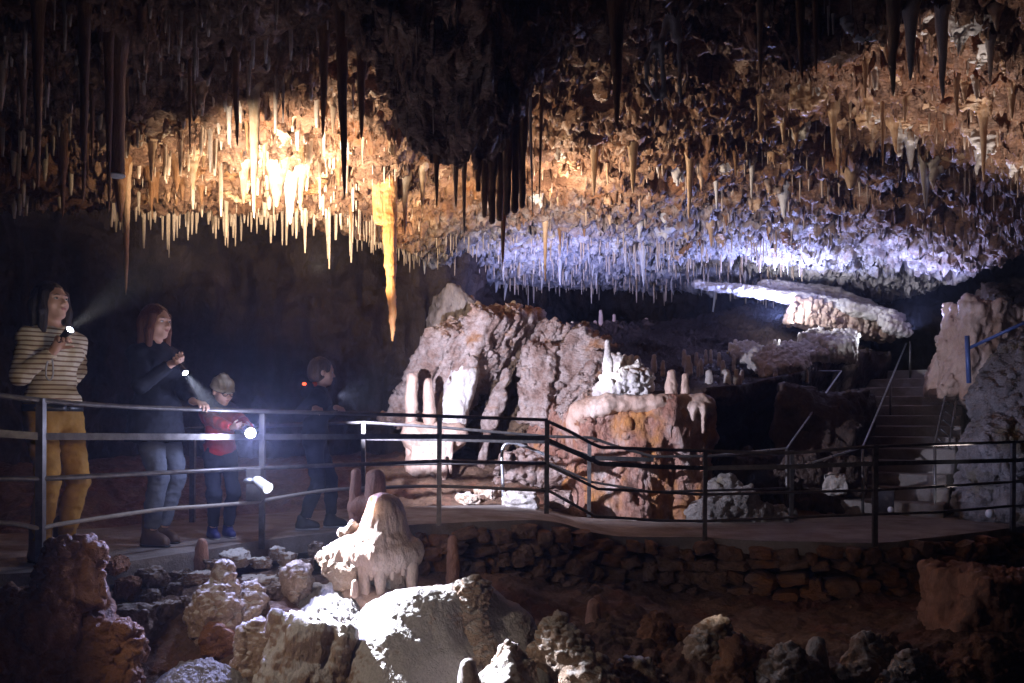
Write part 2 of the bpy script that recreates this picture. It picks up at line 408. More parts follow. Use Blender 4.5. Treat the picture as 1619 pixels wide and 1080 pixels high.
saw = (n0*4.6) % 1.0                                       # broken strata: scarps along contour lines
lay = (saw**3)*.19
n1 = fbm((p+warp*.6)*np.array([2.0, 4.4, 1.0]), 3, 12); lay += (((n1*3.6) % 1.0)**3)*.085
rd = ridged(q*2.4, 4, 23)
hol = worley(p*np.array([1.5, 1.9, 1])+warp*2, 31); hol2 = worley(p*np.array([3.4, 4.2, 2])+warp*3, 32)
rough = sstep(-.1, .5, T.ravel()+.15*fbm(p*.6, 2, 44))     # the right side is the most eaten away
dz = lay-.06*np.maximum(rd, -.4)*(1-.3*edge)+(.16+.50*rough)*sstep(.46, .14, hol)*(1-.8*edge)+(.05+.12*rough)*sstep(.45, .15, hol2)
dz += .07*fbm(p*7, 3, 51)
for fq, am, th_, sd in ((2.2, .42, .36, 59), (3.4, .26, .36, 60), (5.5, .14, .30, 61), (9., .09, .26, 62), (15., .09, .22, 63)):
    nub = perlin(p*np.array([fq, fq, fq*.3])+warp, sd); dz -= am*np.maximum(nub-th_, 0)**1.15*(1-.5*edge)
dz += .035*np.abs(perlin(p*17, 64))+.03*sstep(.5, .2, worley(p*9, 66))+.016*perlin(p*34, 65)
V = p.copy(); V[:, 2] += dz
V[:, 0] += .14*fbm(p*3.1, 3, 71); V[:, 1] += .18*fbm(p*3.1, 3, 72)
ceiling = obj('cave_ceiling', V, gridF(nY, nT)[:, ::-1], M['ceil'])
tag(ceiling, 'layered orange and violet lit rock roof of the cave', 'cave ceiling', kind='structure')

# ================================================================== cave walls (far, dim)
def wall_sheet(name, plan, z0, z1, nu, nv, seed, amp, label):
    plan = smooth_path([(a, b, 0) for a, b in plan], 12); L = np.concatenate([[0], np.cumsum(np.linalg.norm(np.diff(plan, axis=0), axis=1))])
    u = np.linspace(0, L[-1], nu); xs = np.interp(u, L, plan[:, 0]); ys = np.interp(u, L, plan[:, 1])
    nx = np.gradient(ys); ny = -np.gradient(xs); l = np.hypot(nx, ny); nx /= l; ny /= l
    U, Zg = np.meshgrid(np.arange(nu), np.linspace(z0, z1, nv))
    U = U.ravel(); Zg = Zg.ravel(); p = np.stack([xs[U], ys[U], Zg], -1)
    d = amp*(fbm(p*.8*np.array([1, 1, .8]), 5, seed)+.5*ridged(p*np.array([2.6, 2.6, .7]), 4, seed+5)-.25)
    p[:, 0] += nx[U]*d; p[:, 1] += ny[U]*d
    o = obj(name, p, gridF(nv, nu), M['wall']); return tag(o, label, 'cave wall', kind='structure')
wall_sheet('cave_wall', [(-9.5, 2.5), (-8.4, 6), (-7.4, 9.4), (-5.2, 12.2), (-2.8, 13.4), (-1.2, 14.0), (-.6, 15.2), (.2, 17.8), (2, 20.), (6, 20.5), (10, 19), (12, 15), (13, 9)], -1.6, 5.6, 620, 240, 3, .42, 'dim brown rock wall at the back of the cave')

# ================================================================== cave floor
ctl = [(-3.4, 3.6, -.55), (-2.0, 4.4, -.42)]
for px, py, D in [(60, 1065, 4.1), (250, 1070, 4.5), (300, 965, 5.2), (200, 930, 5.2), (420, 905, 5.75), (490, 930, 5.6), (560, 950, 5.25), (640, 948, 5.4), (700, 930, 6.3), (760, 915, 7.0), (900, 940, 7.3), (1100, 975, 7.5), (1300, 985, 7.3), (1500, 970, 7.3), (1640, 950, 7.6), (850, 1010, 6.0), (950, 1060, 5.4), (1200, 1060, 5.5), (1400, 1060, 5.4), (1640, 1050, 5.4), (480, 1060, 4.5), (560, 1040, 4.7), (700, 1075, 4.3), (900, 1090, 4.6)]:
    ctl.append(tuple(P(px, py, D)))
ctl += [(0, 2.2, -.75), (3, 2.5, -.9), (-3, 2.2, -.7)]
ctl = [(a, b, c-.24*float(np.clip((5.15-b)/.4, 0, 1))) for a, b, c in ctl]; ctl = np.array(ctl)
FRONT = [(-4.9, 4.35, 0), (-2.78, 5.02, 0), (-1.86, 6.3, 0), (-1.3, 6.85, 0), (-.62, 7.32, 0), (.3, 7.75, -.03), (.9, 8.1, -.20), (1.87, 8.25, -.25), (3.4, 7.95, -.25), (5.4, 9.1, -.25), (7.6, 10.6, -.25)]
BACK = [(-5.6, 6.1, 0), (-3.6, 6.9, 0), (-2.75, 7.75, 0), (-2.0, 8.3, 0), (-1.0, 8.75, 0), (.1, 9.1, -.03), (.85, 9.45, -.20), (1.9, 9.75, -.25), (3.4, 9.9, -.25), (5.3, 10.6, -.25), (7.2, 12.0, -.25)]
FRONT = smooth_path(FRONT, 8); BACK = smooth_path(BACK, 8)
def path_yf(x): return np.interp(x, FRONT[:, 0], FRONT[:, 1])
def path_yb(x): return np.interp(x, BACK[:, 0], BACK[:, 1])
def path_z(x): return np.interp(x, FRONT[:, 0], FRONT[:, 2])
def floor_base(x, y):
    x = np.asarray(x, float); y = np.asarray(y, float)
    num = np.zeros(len(x)); den = np.zeros(len(x))
    for cx, cy, cz in ctl:
        w = 1/((x-cx)**2+(y-cy)**2+.12)**1.6; num += w*cz; den += w
    pit = num/den
    yf = path_yf(x); yb = path_yb(x)
    a = sstep(yf+.25, yf+.7, y)
    z = lerp(pit, np.minimum(path_z(x)-.35, 0), a)
    behind = sstep(yb-.25, yb+.25, y)
    z = lerp(z, path_z(x)-.03, behind)
    up = sstep(yb+.2, yb+2.4, y)*.35
    return z+up*(x < 3.2)
nT, nY = 640, 620
tt = np.linspace(-.95, .95, nT); yy = np.exp(np.linspace(math.log(2.0), math.log(20.5), nY))
T, Y = np.meshgrid(tt, yy); X = (T*Y).ravel(); Yr = Y.ravel()
Zf = floor_base(X, Yr); p = np.stack([X, Yr, Zf], -1).astype(np.float32)
onp = sstep(path_yf(X)-.05, path_yf(X)+.2, Yr)*(1-sstep(path_yb(X)-.2, path_yb(X)+.1, Yr))
dz = .10*fbm(p*1.6, 4, 81)+.05*np.abs(fbm(p*5, 3, 82))+.02*perlin(p*16, 83)
pm = sstep(.0, .35, fbm(p*1.1, 3, 84))
dz += pm*.05*popcorn(p+.3*fbm(p*2, 2, 3)[:, None], .085, 85)*(X > .6)
p[:, 2] += dz*(1-onp)
tag(obj('cave_floor', p, gridF(nY, nT), M['floor']), 'brown clay and rubble ground of the cave', 'cave floor', kind='structure')

# ================================================================== walkway
n = len(FRONT); m = 9
V = np.zeros((n, m, 3))
for k, t in enumerate(np.linspace(0, 1, m)): V[:, k] = FRONT*(1-t)+BACK*t
V = V.reshape(-1, 3); V[:, 2] += .012*fbm(V*2.3, 3, 91)
acc = Acc(); acc.add(V, gridF(n, m)[:, ::-1])
fr = np.stack([V.reshape(n, m, 3)[:, 0], V.reshape(n, m, 3)[:, 0]-np.array([0, .012, .13])], 1).reshape(-1, 3)
acc.add(fr, gridF(n, 2)); bk = V.reshape(n, m, 3)[:, -1]; bk = np.stack([bk-np.array([0, 0, .13]), bk], 1).reshape(-1, 3); acc.add(bk, gridF(n, 2))
tag(accobj('walkway', acc, M['concrete'], smooth=False), 'worn concrete footpath curving through the cave', 'path', kind='structure')

# ================================================================== dry stone retaining wall under the walkway edge
def stone(c, half, R, seed, n=7):
    """a rounded irregular stone"""
    u = np.linspace(-1, 1, n); A = []; Fs = Acc()
    for ax in range(3):
        for sg in (-1, 1):
            a, b = np.meshgrid(u, u, indexing='ij'); w = np.full_like(a, sg)
            q = [None]*3; q[ax] = w; q[(ax+1) % 3] = a; q[(ax+2) % 3] = b
            q = np.stack([t.ravel() for t in q], -1)
            F = gridF(n, n); F = F[:, ::-1] if sg < 0 else F
            Fs.add(q, F)
    V, F = Fs.arrays(); l = np.linalg.norm(V, axis=1, keepdims=True); V = lerp(V/l, V, .48)
    V *= 1+.26*fbm(V*1.2+seed*3.7, 4, seed % 97)[:, None]
    V = V*np.asarray(half)
    if R is not None: V = V@np.asarray(R).T
    return V+np.asarray(c), F[0]
acc = Acc(); L = np.concatenate([[0], np.cumsum(np.linalg.norm(np.diff(FRONT[:, :2], axis=0), axis=1))])
s0 = np.interp(-.95, FRONT[:, 0], L); s1 = np.interp(5.6, FRONT[:, 0], L)
def fpos(s): return np.array([np.interp(s, L, FRONT[:, 0]), np.interp(s, L, FRONT[:, 1]), np.interp(s, L, FRONT[:, 2])])
row = 0; zt = -.06
while zt > -.95:
    hgt = random.uniform(.10, .2); s = s0+random.uniform(-.15, 0)
    while s < s1:
        w = random.uniform(.10, .30); c = fpos(s+w/2); tg = fpos(s+w)-fpos(s); ang = math.atan2(tg[1], tg[0])
        hh = hgt*random.uniform(.75, 1.12)
        R = rotz(ang+random.uniform(-.25, .25))@roty(random.uniform(-.3, .3))
        c = c+np.array([0, .10-random.uniform(0, .12), zt-hgt/2+random.uniform(-.04, .04)])
        acc.add(*stone(c, (w*.50, .14, hh*.52), R, random.randint(0, 9999), n=10))
        s += w
    zt -= hgt*.97; row += 1
tag(accobj('dry_stone_wall', acc, M['drystone'], origin=(1.9, 8.2, -.9)), 'rough dry stone retaining wall below the walkway edge', 'stone wall')
# ================================================================== stalactites
def lathe(zs, rs, cx, cy, n, seed, lump=.10):
    th = np.arange(n)*2*np.pi/n; m = len(zs)
    ring = np.stack([np.cos(th), np.sin(th)], -1)
    V = np.zeros((m, n, 3)); V[..., 2] = zs[:, None]
    q = np.stack([np.broadcast_to(ring[None, :, 0]*1.3, (m, n)), np.broadcast_to(ring[None, :, 1]*1.3, (m, n)), np.broadcast_to((zs*6)[:, None]/max(1e-6, abs(zs[-1]-zs[0])), (m, n))], -1).reshape(-1, 3)
    f = 1+lump*fbm(q+seed*1.7, 3, seed % 113).reshape(m, n)
    V[..., 0] = cx[:, None]+rs[:, None]*ring[None, :, 0]*f; V[..., 1] = cy[:, None]+rs[:, None]*ring[None, :, 1]*f
    V = V.reshape(-1, 3); i = np.arange(m*n).reshape(m, n); j = np.roll(i, -1, 1)
    return V, np.stack([i[:-1], i[1:], j[1:], j[:-1]], -1).reshape(-1, 4), i[-1][::-1][None]
def stal(L, r0, seed, n=14, m=44, power=.75, tip=.12, flare=.8, bend=.03, rib=.05, emb=.25):
    """hanging cone: z from +emb (inside the roof) to -L"""
    r_ = np.random.default_rng(seed); t = np.linspace(0, 1, m); zs = -L*t
    rs = r0*(tip+(1-tip)*(1-t)**power); rs += flare*r0*np.exp(-t*L/(r0*1.4+1e-6))
    rs *= 1+rib*np.sin(t*L/r0*2.1+3*r_.random())*r_.random()+rib*1.6*perlin(np.stack([t*L/r0*1.3, t*0+seed, t*0], -1), 9)
    rs[-1] *= .25; rs[-2] *= .75
    a = r_.random()*6.28; b = bend*L*(t**1.6)*(r_.random()-.3); wob = .12*r0*perlin(np.stack([t*5, t*0+seed*.37, t*0], -1), 4)
    cx = b*math.cos(a)+wob; cy = b*math.sin(a)-wob
    zs = np.concatenate([[emb], zs]); rs = np.concatenate([[rs[0]*1.15], rs]); cx = np.concatenate([[0], cx]); cy = np.concatenate([[0], cy])
    return lathe(zs, rs, cx, cy, n, seed)
def hang(px, base, tip, wpx, mat, label, D=None, seed=None, group=None, **kw):
    """one stalactite under the roof: base row fixes how far away the roof is, tip row how far it hangs down"""
    if D is None: D = ceil_hit(px, base)
    x = (px-CX)*D/F_PX; zt = float(ceil_base(np.array([x]), np.array([D]))[0])+.05
    ztip = CZ+(HY-tip)*D/F_PX; L = max(.08, zt-ztip); r0 = wpx*D/F_PX*.5
    seed = seed if seed is not None else int(px*7+tip) % 9973
    V, Q, cap = stal(L, r0, seed, **kw)
    o = obj('stalactite', V, [Q, cap], M[mat]); o.location = (x, D, zt)
    return tag(o, label, 'stalactite', group)
H = [
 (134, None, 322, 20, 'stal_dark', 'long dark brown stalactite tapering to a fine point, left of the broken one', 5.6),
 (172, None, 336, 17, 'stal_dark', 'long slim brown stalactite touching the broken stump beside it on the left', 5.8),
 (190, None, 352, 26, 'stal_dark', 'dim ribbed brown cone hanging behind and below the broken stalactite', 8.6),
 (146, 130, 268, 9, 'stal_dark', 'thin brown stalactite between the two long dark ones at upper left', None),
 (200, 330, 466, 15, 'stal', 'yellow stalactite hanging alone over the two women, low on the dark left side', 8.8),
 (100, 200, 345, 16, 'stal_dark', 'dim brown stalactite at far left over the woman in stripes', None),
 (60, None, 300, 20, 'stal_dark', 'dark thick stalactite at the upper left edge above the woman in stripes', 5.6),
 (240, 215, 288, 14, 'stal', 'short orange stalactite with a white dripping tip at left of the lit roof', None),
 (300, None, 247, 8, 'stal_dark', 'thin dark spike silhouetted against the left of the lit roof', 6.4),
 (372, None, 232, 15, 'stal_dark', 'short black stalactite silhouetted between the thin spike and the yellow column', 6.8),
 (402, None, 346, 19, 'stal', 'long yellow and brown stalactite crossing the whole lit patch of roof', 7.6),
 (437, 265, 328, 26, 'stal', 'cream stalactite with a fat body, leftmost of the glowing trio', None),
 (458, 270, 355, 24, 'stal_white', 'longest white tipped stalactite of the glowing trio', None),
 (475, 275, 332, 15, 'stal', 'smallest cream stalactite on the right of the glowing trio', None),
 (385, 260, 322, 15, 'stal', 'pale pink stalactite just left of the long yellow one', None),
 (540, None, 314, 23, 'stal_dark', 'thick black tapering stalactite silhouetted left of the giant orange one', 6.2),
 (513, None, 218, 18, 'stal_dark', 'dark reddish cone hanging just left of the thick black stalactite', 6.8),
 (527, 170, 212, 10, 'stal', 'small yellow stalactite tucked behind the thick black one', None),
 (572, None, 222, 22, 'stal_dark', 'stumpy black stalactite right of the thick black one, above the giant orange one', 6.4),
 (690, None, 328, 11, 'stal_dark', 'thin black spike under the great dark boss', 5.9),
 (720, None, 330, 18, 'stal', 'orange edged stalactite under the right side of the dark boss', 6.5),
 (734, None, 372, 14, 'stal', 'slim brown stalactite reaching below its orange edged neighbour by the boss', 6.6),
 (640, 290, 372, 12, 'stal', 'pale brown stalactite immediately right of the giant orange one', None),
 (668, 270, 338, 11, 'stal', 'amber stalactite lit from the left between the giant one and the boss', None),
 (798, None, 422, 22, 'stal_orange', 'bright orange stalactite hanging below the dark curtain', 6.75),
 (858, None, 316, 9, 'stal', 'tall thin yellow stalactite with a twin line, right of the dark curtain', 6.9),
 (837, None, 342, 8, 'stal_white', 'tall thin white column just right of the dark curtain', 7.2),
 (862, 350, 446, 9, 'stal', 'thin tan stalactite hanging over the violet back roof below the curtain', None),
 (975, None, 202, 28, 'stal_dark', 'massive brown column with a pale left edge in the upper middle', 5.5),
 (1001, 225, 306, 16, 'stal', 'blunt pink brown stalactite in the middle of the warm lit strata', None),
 (1091, 240, 346, 14, 'stal', 'long ochre stalactite right of the blunt pink one in the warm strata', None),
 (1132, 284, 332, 8, 'stal_white', 'short white stalactite in front of the warm strata', None),
 (1189, 262, 314, 9, 'stal_white', 'small white stalactite at the right end of the warm strata', None),
 (940, 240, 310, 13, 'stal', 'tan stalactite left of the blunt pink one', None),
 (1264, None, 128, 22, 'stal_dark', 'thick dark stalactite from the top edge, left one of the black pair', 5.6),
 (1288, None, 118, 14, 'stal_dark', 'slim grey stalactite from the top edge, right one of the black pair', 5.9),
 (1201, None, 141, 13, 'stal', 'tan tapering stalactite left of the black pair', 6.1),
 (1238, 190, 226, 11, 'stal', 'short tan stalactite below the bleached rock right of the warm strata', None),
 (1412, None, 152, 26, 'stal', 'large reddish ribbed stalactite at upper right', 6.0),
 (1440, None, 128, 24, 'stal_white', 'large pale ribbed stalactite beside the reddish one at upper right', 6.3),
 (1490, None, 158, 22, 'stal_white', 'bent white stalactite right of the two large ribbed ones', 6.5),
 (1512, 110, 186, 12, 'stal', 'tan stalactite between the bent white one and the right edge', None),
 (1566, 60, 130, 14, 'stal_white', 'slanting white stalactite near the top right corner', None),
 (1600, 140, 190, 13, 'stal', 'yellowish stalactite at the right edge of the roof', None),
 (1555, 180, 285, 13, 'stal', 'long pinkish stalactite among the tangle at the right edge', None),
 (1395, 150, 262, 8, 'stal', 'thin rope like stalactite hanging at centre right', None),
 (1345, 265, 300, 26, 'stal', 'broad cream fin shaped stalactite at centre right', None),
]
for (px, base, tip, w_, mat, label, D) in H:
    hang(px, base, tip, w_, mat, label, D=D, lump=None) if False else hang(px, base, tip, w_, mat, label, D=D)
# the snapped off one with a white broken end
D = 5.9; x = (184-CX)*D/F_PX; zt = float(ceil_base(np.array([x]), np.array([D]))[0])+.05; zb = CZ+(HY-276)*D/F_PX
tr = empty('stalactite', (x, D, zt), 'snapped off brown stalactite with a flat white broken end, upper left', 'stalactite')
m = 30; t = np.linspace(0, 1, m); V, Q, cap = lathe(np.concatenate([[.25], (zb-zt)*t]), np.concatenate([[.12], .055+.05*np.exp(-t*6)]), np.zeros(m+1), np.zeros(m+1), 16, 5, .12)
obj('shaft', V+np.array([x, D, zt]), [Q], M['stal_dark'], tr)
zs = np.linspace(0, -.028, 5); V, Q, cap = lathe(zs, np.array([.056, .058, .054, .04, .01]), np.zeros(5), np.zeros(5), 16, 8, .1)
obj('broken_end', V+np.array([x, D, zb]), [Q, cap], M['stal_white'], tr)

# the giant orange stalactite: a broad stub fused to a long ribbed taper
D = 9.7; q = lambda px, py, d=0: P(px, py, D+d)
f = Field(q(580, 560)-np.array([.06, .32, .1]), q(640, 205)+np.array([.06, .32, .1]), .011)
f.cone(q(601, 205), q(600, 345), .085, .062, .03); f.cone(q(597, 250), q(604, 348), .05, .05, .03); f.cone(q(616, 205), q(616, 350), .075, .066, .025)
f.cone(q(616, 345), q(617, 420), .066, .055, .02); f.cone(q(617, 420), q(620, 500), .055, .032, .02); f.cone(q(620, 500), q(620.5, 538), .03, .008, .02)
V, F = f.mesh()
V = displace(V, F, lambda v, n: .012*fbm(v*np.array([9, 9, 14]), 3, 3)+.009*np.abs(np.sin(v[:, 2]*62+2*perlin(v*6, 2)))*sstep(q(0, 330)[2], q(0, 380)[2], v[:, 2]*-1+0*v[:, 2]) if False else .018*fbm(v*np.array([9, 9, 3.5]), 4, 3)+.012*ridged(v*np.array([13, 13, 1.5]), 2, 9)+.008*fbm(v*np.array([16, 16, 24]), 3, 6))
tag(obj('stalactite', V, F, M['stal_orange'], origin=q(612, 205)), 'giant glowing orange stalactite tapering to a needle, longest in the cave', 'stalactite')

# dark folded curtain under the right of the boss
D = 6.5; f = Field(q(740, 360)-np.array([.05, .3, .08]), q(845, 150)+np.array([.05, .3, .05]), .011)
for k, (px, pb, d, r) in enumerate([(756, 300, -.03, .028), (766, 340, .05, .032), (778, 350, -.02, .036), (790, 346, .06, .034), (802, 336, -.03, .036), (814, 332, .05, .034), (826, 325, -.02, .032)]):
    f.cone(q(px+2, 150, d), q(px, pb, d), r*1.25, r*.7, .05)
V, F = f.mesh(); V = displace(V, F, lambda v, n: .012*fbm(v*np.array([10, 10, 4]), 3, 8))
tag(obj('cave_drapery', V, F, M['stal_dark'], origin=q(790, 150)), 'dark brown folded rock curtain hanging under the great boss', 'rock curtain')
# pale looped drapery in the upper middle
D = 6.2; f = Field(q(1010, 175)-np.array([.05, .2, .05]), q(1075, -20)+np.array([.05, .2, .05]), .010)
for a, b, r in [((1058, -10), (1070, 60), .05), ((1060, 10), (1045, 75), .03), ((1034, 70), (1022, 105), .018), ((1022, 105), (1022, 130), .016), ((1022, 130), (1036, 155), .015), ((1038, 75), (1036, 118), .012), ((1036, 118), (1040, 155), .013), ((1045, 75), (1050, 150), .022), ((1050, 150), (1060, 158), .012), ((1072, 50), (1076, 160), .016), ((1045, 70), (1034, 72), .03), ((1045, 145), (1048, 172), .012)]:
    f.cone(q(*a), q(*b), r, r*.8, .02)
V, F = f.mesh(); V = displace(V, F, lambda v, n: .010*fbm(v*14, 3, 8))
tag(obj('cave_drapery', V, F, M['stal_white'], origin=q(1058, -10)), 'pale looped rock drapery hanging in the dark upper middle', 'rock curtain')

# look-alike stalactites: shared meshes, one object each
PROTO = {}
M['straw'] = rock_mat('pale straw calcite', [(.25, (.48, .34, .22)), (.5, (.62, .48, .36)), (.75, (.74, .64, .54))], .8, rough=(.25, .5), bmp=.2, grain=40)
for mat in ('stal', 'stal_dark', 'stal_white'):
    PROTO[mat] = []
    for k in range(7):
        V, Q, cap = stal(1.0, .11 if k % 2 else .075, 300+k*13, n=10, m=26, power=.6+.1*(k % 4), flare=.7, bend=.06, emb=.3)
        me = mk_mesh('stalactite', V, [Q, cap]); me.materials.append(M[mat]); PROTO[mat].append(me)
# fused clusters, fins and broken stubs for variety
for mat in ('stal', 'stal_dark', 'stal_white'):
    for k in range(6):
        g = np.random.default_rng(900+k); f = Field((-.42, -.42, -1.05), (.42, .42, .34), .022)
        if k < 3:
            for j in range(3+k):
                a = g.uniform(0, 6.28); d = g.uniform(.03, .16); L = g.uniform(.35, 1.0) if j else 1.0; f.cone((d*math.cos(a), d*math.sin(a), .3), (d*math.cos(a)*1.2, d*math.sin(a)*1.2, -L+.03), g.uniform(.08, .13), .016, .07)
            f.cone((0, 0, .3), (0, 0, -.12), .24, .10, .12)
        elif k < 5:
            for j in range(6): u = (j-2.5)*.085; f.cone((u, .05*math.sin(j*1.7+k), .3), (u*.85, .06*math.sin(j*1.7+k), -1.0+.16*abs(j-1.5-(k-3)*2)), .07, .032, .07)
        else:
            f.cone((0, 0, .3), (.02, .01, -.9), .17, .12, .05); f.plane((.2, .1, -1), (0, 0, -.86)); f.cone((.1, .05, .3), (.13, .05, -.5), .09, .03, .06)
        V, F = f.mesh(); V = displace(V, F, lambda v, n: .035*fbm(v*np.array([6, 6, 3]), 3, k))
        me = mk_mesh('stalactite', V, [F]); me.materials.append(M[mat]); PROTO[mat].append(me)
r_ = np.random.default_rng(21)
def scatter(n, pxr, pyr, lr, wr, mats, label, group, jit=None):
    first = None; k = 0
    while k < n:
        px = r_.uniform(*pxr); py = r_.uniform(*pyr); D = ceil_hit(px, py)
        if jit and not jit(px, py, D): continue
        x = (px-CX)*D/F_PX; z = float(ceil_base(np.array([x]), np.array([D]))[0])+.03
        L = r_.uniform(*lr)**1.0*D/F_PX*(.5+r_.random()**2); w = r_.uniform(*wr)*D/F_PX*.5/.095
        vi = int(r_.integers(12 if wr[1] > 9 else 7)); me = PROTO[mats[r_.integers(len(mats))]][vi]; w *= 1.5 if vi > 6 else 1; L *= .75 if vi > 6 else 1
        if first is None:
            o = bpy.data.objects.new('stalactite', me); COL.objects.link(o); tag(o, label, 'stalactite', group); first = o
        else:
            o = first.copy(); o.data = me; COL.objects.link(o)
        o.location = (x, D, z); o.rotation_euler = (r_.normal(0, .05), r_.normal(0, .05), r_.uniform(0, 6.28)); o.scale = (w, w, L); k += 1
scatter(52, (205, 820), (185, 335), (14, 46), (4, 14), ['stal', 'stal', 'stal_dark', 'stal'], 'small ochre or cream stalactite in the torch lit patch of roof on the left', 'small stalactites in the torch lit patch', lambda a, b, D: not (560 < a < 640 and b > 240) and D > 6.5)
scatter(58, (840, 1250), (205, 400), (14, 46), (5, 12), ['stal', 'stal', 'stal_dark', 'stal_white'], 'small tan stalactite among the warm lit strata of the middle roof', 'small stalactites in the warm strata')
scatter(56, (1190, 1619), (10, 330), (22, 60), (7, 17), ['stal', 'stal_white', 'stal'], 'crooked tan or white stalactite in the tangled upper right roof', 'stalactites in the upper right tangle')
scatter(46, (640, 1250), (400, 455), (14, 58), (3, 7), ['stal_white'], 'thin pale stalactite in the fringe along the back edge of the roof', 'thin stalactites in the back fringe', lambda a, b, D: D > 11)
scatter(26, (0, 340), (60, 300), (40, 90), (8, 18), ['stal_dark', 'stal_dark', 'stal'], 'dim brown stalactite in the dark upper left roof', 'dim stalactites at upper left')

# soda straws: beyond counting
acc = Acc(); k = 0
def straws(n, pxr, pyr, lr, wr):
    k = 0
    while k < n:
        px = r_.uniform(*pxr); py = r_.uniform(*pyr); D = ceil_hit(px, py); x = (px-CX)*D/F_PX
        z = float(ceil_base(np.array([x]), np.array([D]))[0])+.12; L = r_.uniform(*lr)*D/F_PX*(.4+r_.random()**2)+.12; r = r_.uniform(*wr)*D/F_PX*.5
        V, Q, cap = lathe(np.array([0, -L*.3, -L*.7, -L]), np.array([r*1.6, r*1.1, r*.9, r*.45]), np.zeros(4), np.zeros(4), 6, k, .15)
        acc.add(V+np.array([x, D, z]), Q, cap); k += 1
straws(560, (560, 1270), (370, 462), (7, 30), (1.4, 3.2))
straws(150, (200, 700), (180, 350), (6, 20), (1.5, 3.2))
straws(260, (830, 1619), (180, 400), (5, 20), (1.6, 3.6))
straws(110, (1150, 1619), (0, 300), (8, 28), (2, 5))
straws(180, (0, 560), (0, 330), (20, 60), (4, 9))
straws(120, (180, 600), (330, 350), (20, 70), (3, 6))
tag(accobj('soda_straws', acc, M['straw']), 'countless thin pale soda straws hanging all over the roof', 'soda straws', kind='stuff')
# ================================================================== blocks, boulders, flowstone
def block(name, c, half, tilt=0, yaw=0, pitch=0, seed=1, mat='block', label='', cat='boulder', h=.03, amp=.06, strata=.05, sfreq=9, chamf=8, group=None, fine=.02, round_=.03, parent=None):
    half = np.asarray(half, float); r_ = np.random.default_rng(seed); mg = amp*2+.06+strata
    f = Field(-half-mg, half+mg, h); p = f.pts()
    w = p+.12*half.min()*np.stack([fbm(p*1.8/half.max(), 2, seed+i) for i in range(3)], -1)
    d = np.max(np.abs(w)-half, axis=1)
    for k in range(chamf):
        n = r_.normal(0, 1, 3); n /= np.linalg.norm(n); off = np.abs(n*half).sum()*r_.uniform(.62, .85)
        d = -smin(-d, -(w@n-off), round_)
    sx = w[:, 0]+.05*perlin(w*2.2, seed+9)
    d = d-amp*fbm(w*(1.6/half.min())**.6*1.6, 4, seed+3)-strata*((sx*sfreq+.6*perlin(w*3, seed)) % 1.0-.5)*sstep(-.1, .4, fbm(w*1.7, 2, seed+7)+.15)
    f.v = d.reshape(f.v.shape).astype(np.float32); V, F = f.mesh()
    V = displace(V, F, lambda v, n: fine*fbm(v*9, 3, seed+1)+fine*.5*ridged(v*17, 2, seed+2)-fine*.3+fine*.9*ridged(v*np.array([5.5, 5.5, .9]), 3, seed+4)-fine*.6+fine*1.5*(((fbm(v*np.array([2.2, 2.2, .6]), 3, seed+6)*4) % 1.0)**3))
    R = rotz(yaw)@roty(tilt)@rotx(pitch); V = V@R.T+np.asarray(c)
    o = obj(name, V, F, M[mat], parent, origin=None if parent else c)
    return o if parent else tag(o, label, cat, group)
def coral(name, prims, mat, label, cat='cave coral', h=.013, size=.045, amp=.022, k=.06, seed=1, cover=-.3, group=None, parent=None, origin=None):
    """lumpy rock from cones (a, b, ra, rb), covered in knobbly popcorn"""
    A = np.array([q for a, b, ra, rb in prims for q in (np.asarray(a)-max(ra, rb)*1.3, np.asarray(b)-max(ra, rb)*1.3)]); B = np.array([q for a, b, ra, rb in prims for q in (np.asarray(a)+max(ra, rb)*1.3, np.asarray(b)+max(ra, rb)*1.3)])
    f = Field(A.min(0)-.05, B.max(0)+.05, h)
    for a, b, ra, rb in prims: f.cone(a, b, ra, rb, k)
    V, F = f.mesh()
    V = displace(V, F, lambda v, n: .045*fbm(v*5, 3, seed)+.02*fbm(v*13, 2, seed+1))
    V = displace(V, F, lambda v, n: (amp*popcorn(v+.02*fbm(v*12, 2, seed+2)[:, None], size, seed)+amp*.55*popcorn(v, size*.5, seed+8))*sstep(cover-.1, cover+.15, fbm(v*4, 2, seed+5)))
    if parent: return obj(name, V, F, M[mat], parent)
    return tag(obj(name, V, F, M[mat], origin=origin if origin is not None else np.append(V[:, :2].mean(0), V[:, 2].min())), label, cat, group)
def smoothrock(name, prims, mat, label, cat, h=.011, k=.05, amp=.012, freq=(7, 7, 4), seed=1, ells=(), subs=(), group=None, parent=None, extra=None):
    A = []; B = []
    for a, b, ra, rb in prims:
        m = max(ra, rb)*1.2; A += [np.asarray(a)-m, np.asarray(b)-m]; B += [np.asarray(a)+m, np.asarray(b)+m]
    for c, r in ells: A.append(np.asarray(c)-np.asarray(r)*1.15); B.append(np.asarray(c)+np.asarray(r)*1.15)
    f = Field(np.min(A, 0)-.04, np.max(B, 0)+.04, h)
    for c, r in ells: f.ell(c, r, None, k)
    for a, b, ra, rb in prims: f.cone(a, b, ra, rb, k)
    for a, b, ra, rb in subs: f.cone(a, b, ra, rb, k*.5, 's')
    V, F = f.mesh(); V = displace(V, F, lambda v, n: amp*fbm(v*np.array(freq), 4, seed)+(extra(v, n) if extra else 0))
    if parent: return obj(name, V, F, M[mat], parent)
    return tag(obj(name, V, F, M[mat], origin=np.append(V[:, :2].mean(0), V[:, 2].min())), label, cat, group)

